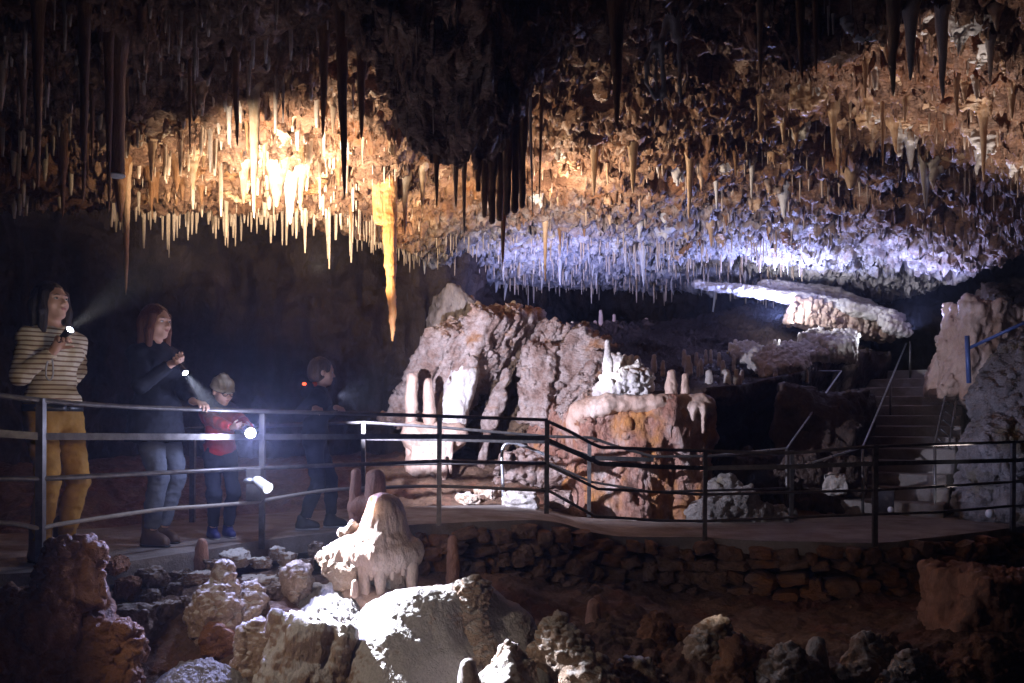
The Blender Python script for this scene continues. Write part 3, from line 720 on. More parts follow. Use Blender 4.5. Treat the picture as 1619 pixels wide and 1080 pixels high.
# ---- the tilted slabs in the middle
B_ = 'limestone block'
block('limestone_block', P(722, 590, 12.6), (.52, .5, 1.15), .22, .3, 0, 3, 'block_grey', 'dim grey slab leaning at the back left of the tilted blocks', B_, h=.04)
for px, py, D, hf, lab, mt in [(698, 588, 11.45, (.16, .5, .80), 'upper left plank of the tilted pink white slabs, broken at the top', 'block'), (738, 606, 11.2, (.16, .5, 1.06), 'long middle plank of the tilted pink white slabs, lit on its left face', 'block'), (786, 588, 11.45, (.11, .45, .92), 'right plank of the tilted pink white slabs, reaching highest', 'block')]:
    block('limestone_block', P(px, py, D), hf, .60, -.5, .08, int(px), mt, lab, B_, h=.024, strata=.05, fine=.028, amp=.04, chamf=4, round_=.008, sfreq=11)
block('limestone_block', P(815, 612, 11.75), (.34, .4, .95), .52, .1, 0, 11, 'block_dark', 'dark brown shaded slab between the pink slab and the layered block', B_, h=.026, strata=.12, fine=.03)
block('limestone_block', P(866, 602, 11.0), (.17, .4, .52), .12, -.45, 0, 19, 'block', 'pale upright slab at the left of the layered block', B_, h=.022, strata=.03, fine=.026, amp=.04, chamf=4, round_=.008)
block('limestone_block', P(912, 588, 11.1), (.24, .42, .50), .52, -.3, 0, 20, 'block', 'layered tan block leaning behind the red pedestal', B_, h=.022, strata=.14, sfreq=7, fine=.026, amp=.04, chamf=4, round_=.008)
block('limestone_block', P(934, 600, 10.7), (.10, .25, .36), .62, -.2, 0, 23, 'block', 'narrow streaked slab tilted against the left of the red pedestal', B_, h=.022, strata=.06, sfreq=14)
block('limestone_block', P(880, 690, 10.9), (.36, .4, .36), .3, .3, 0, 29, 'red', 'squat reddish block under the layered tan block', B_, h=.028)
block('limestone_block', P(840, 745, 10.4), (.42, .3, .16), .1, .1, .1, 31, 'block', 'low tan slab lying behind the bent white pipe', B_, h=.025)
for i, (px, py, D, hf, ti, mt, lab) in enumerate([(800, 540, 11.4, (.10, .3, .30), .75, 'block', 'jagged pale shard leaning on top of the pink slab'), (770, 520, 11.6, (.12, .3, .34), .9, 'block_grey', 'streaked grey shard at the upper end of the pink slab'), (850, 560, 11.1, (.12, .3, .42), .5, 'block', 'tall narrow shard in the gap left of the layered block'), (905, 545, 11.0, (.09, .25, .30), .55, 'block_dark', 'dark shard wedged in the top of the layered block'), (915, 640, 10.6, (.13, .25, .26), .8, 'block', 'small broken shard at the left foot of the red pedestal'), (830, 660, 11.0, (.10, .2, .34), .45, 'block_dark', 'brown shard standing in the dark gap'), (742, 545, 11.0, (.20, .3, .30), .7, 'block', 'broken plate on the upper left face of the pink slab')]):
    block('limestone_shard', P(px, py, D), hf, ti, .2*((i % 3)-1), .1*((i % 2)-.5), 120+i, mt, lab, 'rock shard', h=.02, amp=.05, strata=.06, sfreq=14)
smoothrock('flowstone', [(P(742, 585, 10.75), P(702, 690, 10.7), .14, .21), (P(702, 690, 10.7), P(690, 740, 10.7), .2, .12), (P(735, 590, 10.75), P(712, 640, 10.75), .17, .16)], 'white', 'white flowstone tongue running down the front of the pink slab', 'flowstone', h=.018, amp=.05, freq=(6, 6, 3), seed=4)
smoothrock('flowstone', [(P(800, 590, 10.95), P(772, 665, 10.9), .05, .09), (P(772, 665, 10.9), P(760, 740, 10.9), .08, .03), (P(790, 625, 10.9), P(779, 668, 10.9), .08, .08)], 'block', 'narrow white streaked rib standing in the dark gap', 'flowstone', h=.016, amp=.05, freq=(9, 9, 4), seed=14)
t = empty('stalagmite', P(672, 740, 10.3), 'white two fingered stalagmite left of the tilted blocks, behind the rails', 'stalagmite')
smoothrock('finger', [(P(650, 792, 10.3), P(650, 598, 10.3), .075, .055), (P(650, 640, 10.3), P(652, 600, 10.3), .07, .058)], 'pinkwhite', '', '', parent=t, h=.014, seed=2, amp=.02)
smoothrock('finger', [(P(680, 792, 10.3), P(677, 603, 10.3), .085, .045), (P(678, 660, 10.3), P(677, 606, 10.3), .075, .05)], 'pinkwhite', '', '', parent=t, h=.014, seed=3, amp=.02)
smoothrock('base', [(P(655, 690, 10.3), P(720, 690, 10.4), .18, .16), (P(660, 735, 10.3), P(690, 735, 10.3), .16, .12)]+[(P(px, 700, 10.2), P(px+1, pb, 10.2), .04, .015) for px, pb in ((655, 770), (667, 782), (678, 770), (690, 786), (701, 762), (712, 748))], 'pinkwhite', '', '', parent=t, h=.014, seed=5, amp=.03)

# ---- red pedestal
D0 = 10.25; c0 = P(1012, 735, D0)
f = Field(c0-np.array([1.1, .75, .95]), c0+np.array([1.1, .75, .95]), .026); p = f.pts()-c0
th = np.arctan2(p[:, 1], p[:, 0]); rr = np.hypot(p[:, 0]/.86, p[:, 1]/.55)
wob = .16*fbm(np.stack([np.cos(th)*2.5, np.sin(th)*2.5, p[:, 2]*.7], -1), 4, 7)+.18*fbm(p*1.9, 4, 8)+.10*((1.8*fbm(p*1.4, 3, 6)) % 1.0)-.05-.10*sstep(.1, .25, p[:, 0])*sstep(.42, .28, p[:, 0])*sstep(.35, .15, p[:, 2])*2.2
zt = .80+.10*fbm(p*2.0, 3, 12)*1-.10*sstep(-.3, -.85, p[:, 0])
d = -smin(-(rr-1-wob)*.6, -(p[:, 2]-zt), .10)
d = np.maximum(d, -(p[:, 2]+.9))
f.v = d.reshape(f.v.shape).astype(np.float32); V, F = f.mesh(); V = V
V = displace(V, F, lambda v, n: .035*fbm(v*5, 4, 17)+.03*ridged(v*np.array([8, 8, 2.5]), 3, 18)-.02)
ped = tag(obj('rock_pedestal', V, F, M['red'], origin=c0-np.array([0, 0, .9])), 'stout red flowstone pedestal with a pale rim and a dark slot', 'rock pedestal')
smoothrock('rim', [(P(922, 655, 9.95), P(960, 640, 9.8), .17, .13), (P(960, 640, 9.8), P(1040, 637, 9.75), .10, .10), (P(1040, 637, 9.75), P(1112, 640, 9.9), .10, .12), (P(908, 668, 10.), P(915, 690, 9.95), .10, .07), (P(925, 668, 9.9), P(930, 692, 9.9), .05, .03)]+[(P(px, 645, 9.76), P(px, pb, 9.74), .05, .02) for px, pb in ((1046, 668), (1070, 680), (1096, 664), (1112, 684))], 'pinkwhite', '', '', parent=ped, h=.016, seed=9, amp=.03)
# on the pedestal: white mound with its bright spire, two stubs
t = empty('stalagmite', P(975, 622, 9.95), 'dazzling white spire rising from a knobbly white mound on the red pedestal', 'stalagmite')
smoothrock('spire', [(P(962, 612, 9.95), P(961, 570, 9.95), .085, .042), (P(961, 575, 9.95), P(960.5, 541, 9.95), .042, .026)], 'white', '', '', parent=t, h=.010, seed=2, amp=.014)
coral('mound', [(P(965, 612, 9.95), P(1000, 605, 9.95), .13, .16), (P(1000, 600, 10.), P(1015, 600, 10.0), .15, .13), (P(955, 622, 9.95), P(1015, 628, 9.95), .10, .10)], 'white', '', parent=t, h=.014, size=.07, amp=.03, seed=6)
coral('mound', [(P(985, 585, 10.25), P(975, 565, 10.3), .10, .06), (P(1000, 580, 10.25), P(996, 572, 10.25), .09, .06)], 'white', '', parent=t, h=.014, size=.07, amp=.03, seed=16)
SG = 'stalagmite'
def stag(px, top, base, w, D, label, mat='pinkwhite', seed=1, group=None, h=.012):
    r = w*D/F_PX*.5
    a = P(px, base+6, D); b = P(px, top, D); b = b-np.array([0, 0, r*.6])
    return smoothrock('stalagmite', [(a, b, r*1.25, r*.62), (a*.5+b*.5, b, r*.98, r*.66)], mat, label, SG, h=max(.006, min(h, r*.28)), k=.02, amp=r*.22, freq=(1.2/r,)*2+(.7/r,), seed=seed, group=group)
stag(1061, 585, 628, 19, 9.9, 'pale pink stub on the pedestal, the left and fatter of two', seed=3)
stag(1083, 591, 630, 14, 9.9, 'slim pale stub on the right end of the pedestal', seed=4)

# ---- slope of broken rock behind the pedestal
nu, nv = 300, 200; us = np.linspace(-.4, 6.2, nu)
lipy = np.interp(us, [-.4, 1, 2.2, 3.2, 4.2, 5, 6.2], [12.6, 11.6, 11.5, 11.7, 12.3, 13.0, 14.])
lipz = np.interp(us, [-.4, 1, 2.2, 3.2, 4.2, 5, 6.2], [1.3, 1.28, 1.28, 1.36, 1.58, 1.9, 2.0])
U, W = np.meshgrid(us, np.linspace(0, 1, nv)); u = U.ravel(); w_ = W.ravel()
ly = np.interp(u, us, lipy); lz = np.interp(u, us, lipz)
cl = np.clip(w_/.35, 0, 1); sl = np.clip((w_-.35)/.65, 0, 1)
y = ly+.75*(1-cl)**.7*sstep(1, .75, cl)+.15*(1-cl)+sl*3.6; z = lerp(np.full_like(lz, -.5), lz, cl)+sl*1.25*sstep(-.2, 1.2, sl)*1.1
p = np.stack([u, y, z], -1); nz = fbm(p*1.5, 4, 33)
p[:, 2] += .12*nz*sstep(.3, .5, w_)+.07*((nz*5) % 1)*sstep(.3, .5, w_); p[:, 1] += .22*fbm(p*1.6, 5, 34)
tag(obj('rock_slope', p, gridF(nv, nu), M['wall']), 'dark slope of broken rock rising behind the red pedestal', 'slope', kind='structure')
def slope_z(x, y):
    ly = np.interp(x, us, lipy); lz = np.interp(x, us, lipz); s = np.clip((y-ly)/3.6, 0, 1)
    return lz+s*1.25*float(sstep(-.2, 1.2, s))*1.1
k = 0
for px, py, w, hgt in [(1088, 580, 12, 18), (1108, 580, 8, 13), (1121, 600, 12, 15), (1150, 602, 11, 18), (1164, 602, 9, 18), (1137, 567, 6, 10), (1143, 580, 8, 10), (1166, 562, 7, 13), (1101, 565, 6, 8), (1180, 552, 6, 9), (1200, 560, 7, 8), (1034, 575, 9, 14), (1048, 582, 7, 12)]+[(int(r), int(s), int(5+r % 4), int(7+s % 8)) for r, s in np.random.default_rng(5).uniform((1070, 545), (1300, 604), (24, 2))]:
    D = 12.0+(602-py)*.035
    stag(px, py-hgt, py+4, w, D, 'small white stub in the scattered row on the dark slope right of the pedestal', mat='white', seed=40+k, group='white stubs on the dark slope'); k += 1
for px, top, base, w in [(950, 490, 512, 7), (971, 497, 510, 6), (941, 507, 522, 8), (978, 512, 530, 8), (962, 514, 524, 6), (995, 518, 530, 6), (1022, 503, 524, 8), (1042, 520, 534, 7)]:
    stag(px, top, base+12, w, 15.2, 'dim far stalagmite in the dark hollow above the white spire', mat='pinkwhite', seed=60+k, group='dim far stalagmites'); k += 1
stag(812, 476, 535, 13, 11.9, 'slender bluish white stalagmite standing on top of the tilted slabs', mat='white', seed=5, h=.01)
stag(836, 508, 540, 9, 11.6, 'small white stalagmite right of the slender one on the slabs', mat='white', seed=6)
stag(745, 468, 500, 14, 12.4, 'stubby grey stalagmite on top of the dim grey slab', mat='pinkwhite', seed=7)
t = empty('rock_ledge', P(1270, 490, 14.3), 'long bright white ledge jutting out under the back roof, with a beige fluted face', 'rock ledge')
smoothrock('edge', [(P(1100, 449, 14.6), P(1200, 462, 14.4), .07, .10), (P(1200, 462, 14.4), P(1300, 480, 14.3), .10, .13), (P(1300, 480, 14.3), P(1420, 503, 14.0), .13, .11), (P(1210, 455, 14.8), P(1320, 470, 14.8), .15, .17), (P(1320, 472, 14.8), P(1410, 498, 14.5), .17, .10)], 'white', '', '', parent=t, h=.017, k=.06, amp=.03, freq=(4, 4, 10), seed=12, extra=lambda v, n: .02*fbm(v*18, 3, 7)+.03*fbm(v*np.array([3, 3, 16]), 2, 5))
block('face', P(1322, 505, 14.45), (.90, .28, .20), .14, .10, 0, 61, 'pinkwhite', parent=t, h=.02, amp=.05, strata=.07, sfreq=7, chamf=4, fine=.02)
coral('cave_coral', [(P(1408, 512, 13.7), P(1428, 522, 13.7), .12, .10), (P(1400, 505, 13.8), P(1408, 500, 13.8), .10, .07)], 'white', 'knobbly white coral clump at the right tip of the bright ledge', h=.016, size=.08, amp=.04, seed=7)
for i, (px, py, D, hf, lab) in enumerate([(1318, 545, 13.2, (.36, .4, .13), 'flat white slab just below the bright ledge'), (1232, 572, 12.7, (.44, .4, .10), 'flat bluish white slab on the dark slope'), (1180, 556, 13.2, (.22, .3, .06), 'small pale slab on the dark slope left of the flat slabs'), (1272, 556, 13.0, (.25, .3, .07), 'thin pale slab between the two larger white slabs')]):
    block('flat_rock', P(px, py, D), hf, -.12, .1, .45, 70+i, 'white', lab, 'flat rock', h=.02, amp=.05, strata=.03)
block('boulder', P(1556, 566, 12.2), (.62, .5, .68), .25, .2, 0, 41, 'pinkwhite', 'big pale beige boulder above the stairs at right', 'boulder', h=.03, amp=.09)
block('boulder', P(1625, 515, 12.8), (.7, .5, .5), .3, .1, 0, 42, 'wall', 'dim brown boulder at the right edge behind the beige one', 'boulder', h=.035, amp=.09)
coral('rock_outcrop', [(P(1600, 640, 9.9), P(1640, 600, 9.9), .42, .5), (P(1590, 720, 9.6), P(1660, 700, 9.6), .42, .5), (P(1570, 800, 9.7), P(1640, 790, 9.5), .3, .45), (P(1560, 690, 10.), P(1556, 800, 9.9), .2, .28)], 'coral_grey', 'rough grey crystalline outcrop at the right edge beside the stairs', 'rock outcrop', h=.024, size=.11, amp=.05, seed=9, cover=-.9)

# ---- stairs
a0 = np.array([4.35, 10.35]); dirv = np.array([2.55, 4.1]); dirv /= np.linalg.norm(dirv); side = np.array([dirv[1], -dirv[0]])
acc = Acc(); ang = math.atan2(side[1], side[0])
for k in range(13):
    c = a0+dirv*(.18+.36*k); zt = -.25+.15*(k+1)
    wv = (.80+.03*math.sin(k*2.3))
    box(acc, (c[0], c[1], zt-.35), (wv, .185, .35), rotz(ang), .012)
V, Fs = acc.arrays(); V[:, :2] += .02*np.stack([perlin(V*3, 2), perlin(V*3, 3)], -1)
st = obj('staircase', V, Fs, M['concrete'], origin=(a0[0], a0[1], -.25), smooth=False)
tag(st, 'rough concrete staircase climbing into the dark at right', 'stairs')
block('boulder', P(1452, 690, 12.0)-np.array([1.3, 0, .2]), (.5, 1.2, .8), .1, -.5, 0, 44, 'wall', 'dark rock mass left of the staircase', 'boulder', h=.045, amp=.1)
block('boulder', P(1240, 770, 10.9), (.9, .4, .40), .05, .1, 0, 45, 'wall', 'low dark rock behind the walkway between pedestal and stairs', 'boulder', h=.035, amp=.1)

# ---- rubble along the far side of the walkway
k = 0
for px, py, w, hgt, D, mat, lab in [(822, 792, 56, 30, 9.0, 'white', 'smooth bluish white boulder at the foot of the bent pipe'), (775, 783, 50, 26, 9.6, 'coral', 'knobbly pale rock left of the white boulder on the path'), (740, 790, 36, 20, 9.3, 'coral', 'small knobbly rock at the left end of the pale heap'), (885, 790, 40, 30, 9.4, 'block', 'pinkish rock beside the right foot of the walkway ramp'), (1000, 832, 50, 22, 9.75, 'white', 'bluish white stone at the foot of the red pedestal'), (1045, 834, 34, 18, 9.75, 'white', 'small bluish stone right of its larger twin below the pedestal'), (1320, 765, 36, 34, 10.1, 'white', 'pale blue block beside the stair foot')]:
    V, F = stone(P(px, py, D), (w*D/F_PX/2, w*D/F_PX/2.4, hgt*D/F_PX/2), rotz(k), 80+k, n=22); V = displace(V, F, lambda v, n: .03*fbm(v*6, 4, k))
    tag(obj('boulder', V, F, M[mat], origin=P(px, py+hgt/2, D)), lab, 'boulder'); k += 1
coral('cave_coral', [(P(1110, 810, 9.6), P(1170, 800, 9.7), .16, .22), (P(1140, 780, 9.8), P(1150, 770, 9.8), .16, .13), (P(1200, 815, 9.7), P(1240, 818, 9.8), .14, .1), (P(1100, 830, 9.5), P(1240, 835, 9.7), .08, .08)], 'coral_grey', 'heap of grey knobbly coral rock right of the red pedestal', seed=22, size=.08, amp=.035, h=.018)

# ---- foreground: domed stalagmite with dripping legs
t = empty('stalagmite', P(600, 940, 5.45), 'pale pink domed stalagmite with dripping legs like an octopus', 'stalagmite')
q = lambda px, py, D=5.4: P(px, py, D)
smoothrock('dome', [(q(602, 868), q(605, 836), .19, .115), (q(604, 850), q(606, 801), .11, .092), (q(613, 850), q(615, 815), .10, .085), (q(592, 862), q(533, 890), .12, .07), (q(560, 862), q(540, 872), .08, .06), (q(610, 866), q(645, 872, 5.38), .13, .085)], 'pinkwhite', '', '', parent=t, ells=[(q(602, 876), (.225, .19, .11))], h=.008, k=.07, amp=.012, freq=(9, 9, 2.5), seed=3, extra=lambda v, n: .009*ridged(v*np.array([12, 12, 2]), 2, 5)*sstep(.9, .5, n[:, 2])+.004*fbm(v*30, 2, 6))
for i, (pa, pb, r1, r2, D) in enumerate([((575, 880), (577, 937), .050, .030, 5.27), ((602, 882), (602, 940), .046, .024, 5.25), ((621, 884), (620, 914), .030, .018, 5.27), ((648, 872), (652, 934), .048, .034, 5.33), ((553, 892), (561, 930), .030, .022, 5.3), ((589, 890), (588, 915), .022, .014, 5.25), ((636, 885), (637, 908), .020, .012, 5.28)]):
    smoothrock('leg', [(q(*pa, D), q(*pb, D), r1, r2)], 'pinkwhite', '', '', parent=t, h=.007, amp=.010, freq=(14, 14, 6), seed=i)
coral('flank', [(q(528, 880, 5.45), q(548, 915, 5.38), .095, .09), (q(548, 845, 5.42), q(556, 835, 5.42), .045, .03), (q(555, 905, 5.33), q(562, 925, 5.33), .07, .05)], 'coral', '', parent=t, h=.009, size=.042, amp=.020, seed=4)
smoothrock('core', [(q(615, 900, 5.52), q(600, 940, 5.5), .13, .16), (q(632, 895, 5.45), q(628, 930, 5.45), .08, .07)], 'frost', '', '', parent=t, h=.014, amp=.03, seed=8)
smoothrock('foot', [(q(575, 952, 5.3), q(605, 958, 5.25), .07, .075), (q(605, 958, 5.25), q(640, 955, 5.3), .07, .06), (q(560, 945, 5.35), q(660, 955, 5.4), .09, .08)], 'pinkwhite', '', '', parent=t, h=.011, amp=.015, seed=9)
smoothrock('drip', [(q(560, 940, 5.2), q(561, 922, 5.2), .026, .020)], 'pinkwhite', '', '', parent=t, h=.007, amp=.006, seed=19)
t = empty('stalagmite', P(582, 815, 6.15), 'dull pink double stalagmite right behind the octopus like dome', 'stalagmite')
smoothrock('finger', [(P(563, 830, 6.15), P(562, 748, 6.15), .055, .036)], 'pinkdull', '', '', parent=t, seed=2)
smoothrock('finger', [(P(592, 830, 6.15), P(593, 756, 6.15), .095, .068)], 'pinkdull', '', '', parent=t, seed=3)
smoothrock('base', [(P(572, 800, 6.17), P(588, 800, 6.17), .10, .11), (P(570, 850, 6.15), P(590, 850, 6.15), .12, .13)], 'pinkdull', '', '', parent=t, seed=4)

# ---- foreground: flowstone mound, frosted block, corals
t = empty('flowstone_mound', P(700, 1085, 4.9), 'large white frosted flowstone mound in the foreground with a knobbly spine', 'flowstone')
smoothrock('body', [(P(640, 1052, 4.72), P(695, 1048, 4.78), .17, .17), (P(620, 1000, 4.85), P(700, 965, 5.0), .14, .10), (P(700, 985, 5.0), P(752, 945, 5.15), .12, .10), (P(750, 965, 5.25), P(800, 1010, 5.15), .15, .14), (P(800, 1010, 5.15), P(835, 1080, 5.0), .15, .15), (P(600, 1052, 4.62), P(612, 1110, 4.5), .15, .18), (P(600, 985, 4.95), P(660, 985, 4.9), .12, .14), (P(630, 1098, 4.6), P(700, 1112, 4.65), .17, .2), (P(760, 1080, 5.0), P(820, 1100, 5.), .25, .2)], 'frost', '', '', parent=t, h=.0105, k=.20, amp=.03, freq=(3.2, 3.2, 2.6), seed=31, extra=lambda v, n: .006*fbm(v*14, 3, 5)+.004*popcorn(v, .016, 6))
coral('spine', [(P(750, 938, 5.02), P(740, 985, 4.96), .085, .095), (P(740, 985, 4.96), P(765, 1040, 4.85), .09, .08), (P(765, 1040, 4.85), P(780, 1075, 4.8), .07, .07)], 'coral', '', parent=t, h=.008, size=.034, amp=.018, seed=12)
smoothrock('stalagmite', [(P(742, 1095, 4.25), P(740, 1052, 4.25), .065, .042)], 'white', 'stubby bright white stalagmite at the bottom edge before the mound', SG, h=.008, seed=77, amp=.012)
block('boulder', P(478, 1062, 4.65), (.22, .22, .27), .25, .3, -.2, 51, 'frost', 'brown block with a thick white frosted top, lit in the foreground', 'boulder', h=.012, amp=.035, strata=.012, fine=.010)
coral('cave_coral', [(P(400, 1010, 4.7), P(395, 1060, 4.65), .085, .10), (P(420, 1000, 4.75), P(425, 1030, 4.7), .07, .07)], 'coral', 'knobbly brown coral with a white crown left of the frosted block', seed=23, h=.009, size=.04, amp=.02)
coral('cave_coral', [(P(345, 1010, 4.9), P(350, 1020, 4.9), .06, .055)], 'coral_dark', 'small brown coral knob above the violet gravel', seed=24, h=.009, size=.04, amp=.018)
coral('cave_coral', [(P(352, 905, 5.25), P(340, 975, 5.1), .07, .13), (P(340, 975, 5.1), P(335, 990, 5.05), .13, .12)], 'coral', 'tall knobbly coral boulder among the rubble below the boy', seed=25, h=.010, size=.042, amp=.02)
coral('cave_coral', [(P(392, 940, 5.3), P(385, 980, 5.2), .07, .10)], 'coral', 'round pinkish coral boulder right of the tall one', seed=26, h=.010, size=.04, amp=.02)
coral('cave_coral', [(P(468, 922, 5.5), P(470, 935, 5.45), .075, .07)], 'coral', 'small grey coral knob left of the octopus like dome', seed=27, h=.009, size=.04, amp=.02)
coral('cave_coral', [(P(92, 872, 4.35), P(75, 1010, 4.3), .075, .14), (P(75, 1010, 4.3), P(60, 1120, 4.25), .16, .22), (P(135, 872, 4.45), P(140, 940, 4.4), .06, .09), (P(30, 960, 4.3), P(10, 1080, 4.2), .1, .16)], 'coral_dark', 'tall rusty brown coral mass in the bottom left corner', seed=28, h=.011, size=.05, amp=.022)
coral('cave_coral', [(P(150, 960, 4.5), P(140, 1090, 4.3), .08, .16), (P(190, 1010, 4.4), P(185, 1100, 4.3), .09, .14)], 'coral_dark', 'lower rusty coral lump right of the tall corner mass', seed=29, h=.011, size=.045, amp=.022)
coral('cave_coral', [(P(880, 1000, 4.85), P(905, 1040, 4.75), .06, .10), (P(905, 1040, 4.75), P(935, 1090, 4.65), .13, .14), (P(870, 1008, 4.8), P(868, 1030, 4.8), .035, .10)], 'coral', 'knobbly pale coral boulder in the foreground right of the mound', seed=30, h=.009, size=.038, amp=.02)
coral('cave_coral', [(P(805, 1030, 4.55), P(790, 1090, 4.45), .065, .14), (P(830, 1050, 4.55), P(830, 1090, 4.5), .06, .10)], 'coral', 'pinkish white coral peak at the bottom between mound and pale boulder', seed=31, h=.009, size=.034, amp=.016, cover=.1)
for i, (px, py, D, r, lab) in enumerate([(1130, 1010, 5.6, .14, 'dim knobbly coral lump right of the pale boulder'), (1170, 1050, 5.2, .13, 'low coral lump at the bottom right of centre'), (1250, 1062, 5.1, .15, 'whitish coral mound at the bottom edge right of centre'), (1370, 1040, 5.3, .14, 'sparkling coral knob at lower right'), (1440, 1070, 5.0, .14, 'brown coral knob at the bottom between sparkling knob and corner'), (1560, 1065, 5.0, .24, 'broad tan coral mound in the bottom right corner'), (1000, 1080, 4.9, .15, 'low dark coral at the bottom right of the pale boulder'), (1040, 1000, 6.0, .14, 'dim brown coral in the shaded pit')]):
    coral('cave_coral', [(P(px, py-10, D), P(px-12, py+30, D-.05), r*.7, r), (P(px+30, py+8, D), P(px+34, py+40, D), r*.55, r*.8)], 'coral' if i % 2 == 0 or i == 3 else 'coral_dark', lab, seed=90+i, h=.012, size=.045, amp=.022)
smoothrock('stalagmite', [(P(1290, 1075, 5.3), P(1292, 1018, 5.3), .10, .045)], 'frost', 'white topped stubby stalagmite at lower right among coral', SG, h=.010, seed=78, amp=.025)
stag(938, 948, 1000, 24, 6.2, 'dull pink stalagmite in the shaded pit right of the mound', mat='pinkdull', seed=8)
stag(884, 974, 1010, 34, 5.9, 'squat dull stalagmite just right of the mound', mat='pinkdull', seed=9)
stag(716, 848, 920, 20, 7.0, 'brown stalagmite before the dry stone wall, right of the dome', mat='pinkdull', seed=10)
stag(319, 852, 905, 21, 5.6, 'rusty stub stalagmite at the walkway edge below the boy', mat='pinkdull', seed=11)
block('boulder', P(1560, 965, 6.6), (.55, .35, .30), .05, .2, 0, 52, 'pinkdull', 'big smooth reddish boulder in the shade at lower right', 'boulder', h=.02, amp=.06, strata=.0)
# frosted and brown stones under the left walkway edge
k = 0
for px, py, w, hgt, D, mat, lab in [(215, 985, 66, 52, 4.95, 'rubble', 'large smooth brown boulder on the left rubble heap'), (262, 972, 46, 42, 5.1, 'rubble', 'brown boulder right of the large smooth one'), (238, 948, 38, 27, 5.2, 'rubble', 'orange brown stone above the large smooth boulder'), (300, 960, 34, 30, 5.2, 'rubble', 'grey stone left of the tall coral boulder'), (270, 938, 36, 28, 5.35, 'rubble', 'dark stone in the middle of the rubble heap'), (290, 915, 46, 24, 5.5, 'rubble', 'flat stone under the walkway edge near the second woman'), (240, 912, 50, 26, 5.35, 'rubble', 'rough stone under the walkway edge near the first woman'), (200, 930, 36, 30, 5.2, 'coral_dark', 'rusty stone right of the corner coral mass'), (312, 912, 40, 18, 5.45, 'frost', 'white dusted flat stone left of the coral boulder top'), (372, 882, 52, 20, 5.8, 'frost', 'white dusted flat stone below the boy in red'), (412, 890, 30, 18, 5.8, 'frost', 'small white dusted stone below the lamp post'), (438, 876, 26, 20, 5.95, 'frost', 'white dusted stone behind the small one below the lamp post'), (456, 886, 30, 22, 5.9, 'frost', 'white capped stone at the right end of the dusted row'), (456, 906, 32, 16, 5.8, 'frost', 'curved white capped stone below its neighbour at the row end'), (410, 921, 50, 20, 5.6, 'frost', 'long white dusted slab leaning on the squared stone'), (432, 942, 40, 34, 5.5, 'rubble', 'squared grey stone left of the white gravel'), (500, 870, 34, 22, 6.2, 'rubble', 'dark stone left of the dome under the walkway'), (480, 895, 30, 20, 5.9, 'rubble', 'small dark stone by the coral knob left of the dome'), (340, 895, 40, 22, 5.6, 'rubble', 'brown stone beside the rusty stub at the walkway edge'), (180, 895, 44, 26, 5.15, 'coral_dark', 'rusty stone behind the corner coral mass')]:
    V, F = stone(P(px, py, D), (w*D/F_PX/2*1.08, w*D/F_PX/2.3, hgt*D/F_PX/2*1.15), rotz(k*.9)@roty(.1*math.sin(k*2)), 180+k, n=20); V = displace(V, F, lambda v, n: .018*fbm(v*9, 4, k)+.006*ridged(v*22, 2, k))
    tag(obj('boulder', V, F, M[mat], origin=P(px, py+hgt/2, D)), lab, 'boulder'); k += 1
# white calcite gravel
def gravel(name, pts, label, seed, hgt=.10):
    pts = np.array(pts); c = pts.mean(0); nr, na = 90, 160
    ang = np.arctan2(pts[:, 1]-c[1], pts[:, 0]-c[0]); o = np.argsort(ang); rad = np.hypot(pts[:, 0]-c[0], pts[:, 1]-c[1])
    th = np.linspace(0, 2*np.pi, na, endpoint=False); R = np.interp(th, np.concatenate([ang[o]-2*np.pi, ang[o], ang[o]+2*np.pi]), np.tile(rad[o], 3))
    s = np.linspace(.01, 1, nr); X = c[0]+s[:, None]*R*np.cos(th); Y = c[1]+s[:, None]*R*np.sin(th); S = np.broadcast_to(s[:, None], X.shape)
    X = X.ravel(); Y = Y.ravel(); S = S.ravel(); Z = floor_base(X, Y)+hgt*np.sqrt(np.maximum(0, 1-S**2))*1.6-.05*S**4+.025
    p = np.stack([X, Y, Z], -1); p[:, 2] += .045*fbm(p*4, 4, seed)+.012*popcorn(p, .022, seed)+.012*popcorn(p, .035, seed+1)
    i = np.arange(nr*na).reshape(nr, na); j = np.roll(i, -1, 1)
    tag(obj(name, p, np.stack([i[:-1], i[1:], j[1:], j[:-1]], -1).reshape(-1, 4), M['gravel']), label, 'gravel', kind='stuff')
gravel('calcite_gravel', [P(a, b, D)[:2] for a, b, D in [(480, 905, 5.8), (540, 900, 5.7), (570, 960, 5.2), (640, 970, 5.1), (600, 1010, 4.8), (590, 1090, 4.3), (520, 1085, 4.35), (500, 1000, 4.9), (470, 950, 5.3)]], 'white calcite gravel flowing between block and mound', 3, .03)
gravel('calcite_gravel', [P(a, b, D)[:2] for a, b, D in [(215, 1050, 4.5), (280, 1005, 4.8), (360, 1030, 4.75), (390, 1085, 4.35), (300, 1100, 4.1), (220, 1100, 4.1)]], 'violet lit patch of white gravel at lower left', 5, .10)
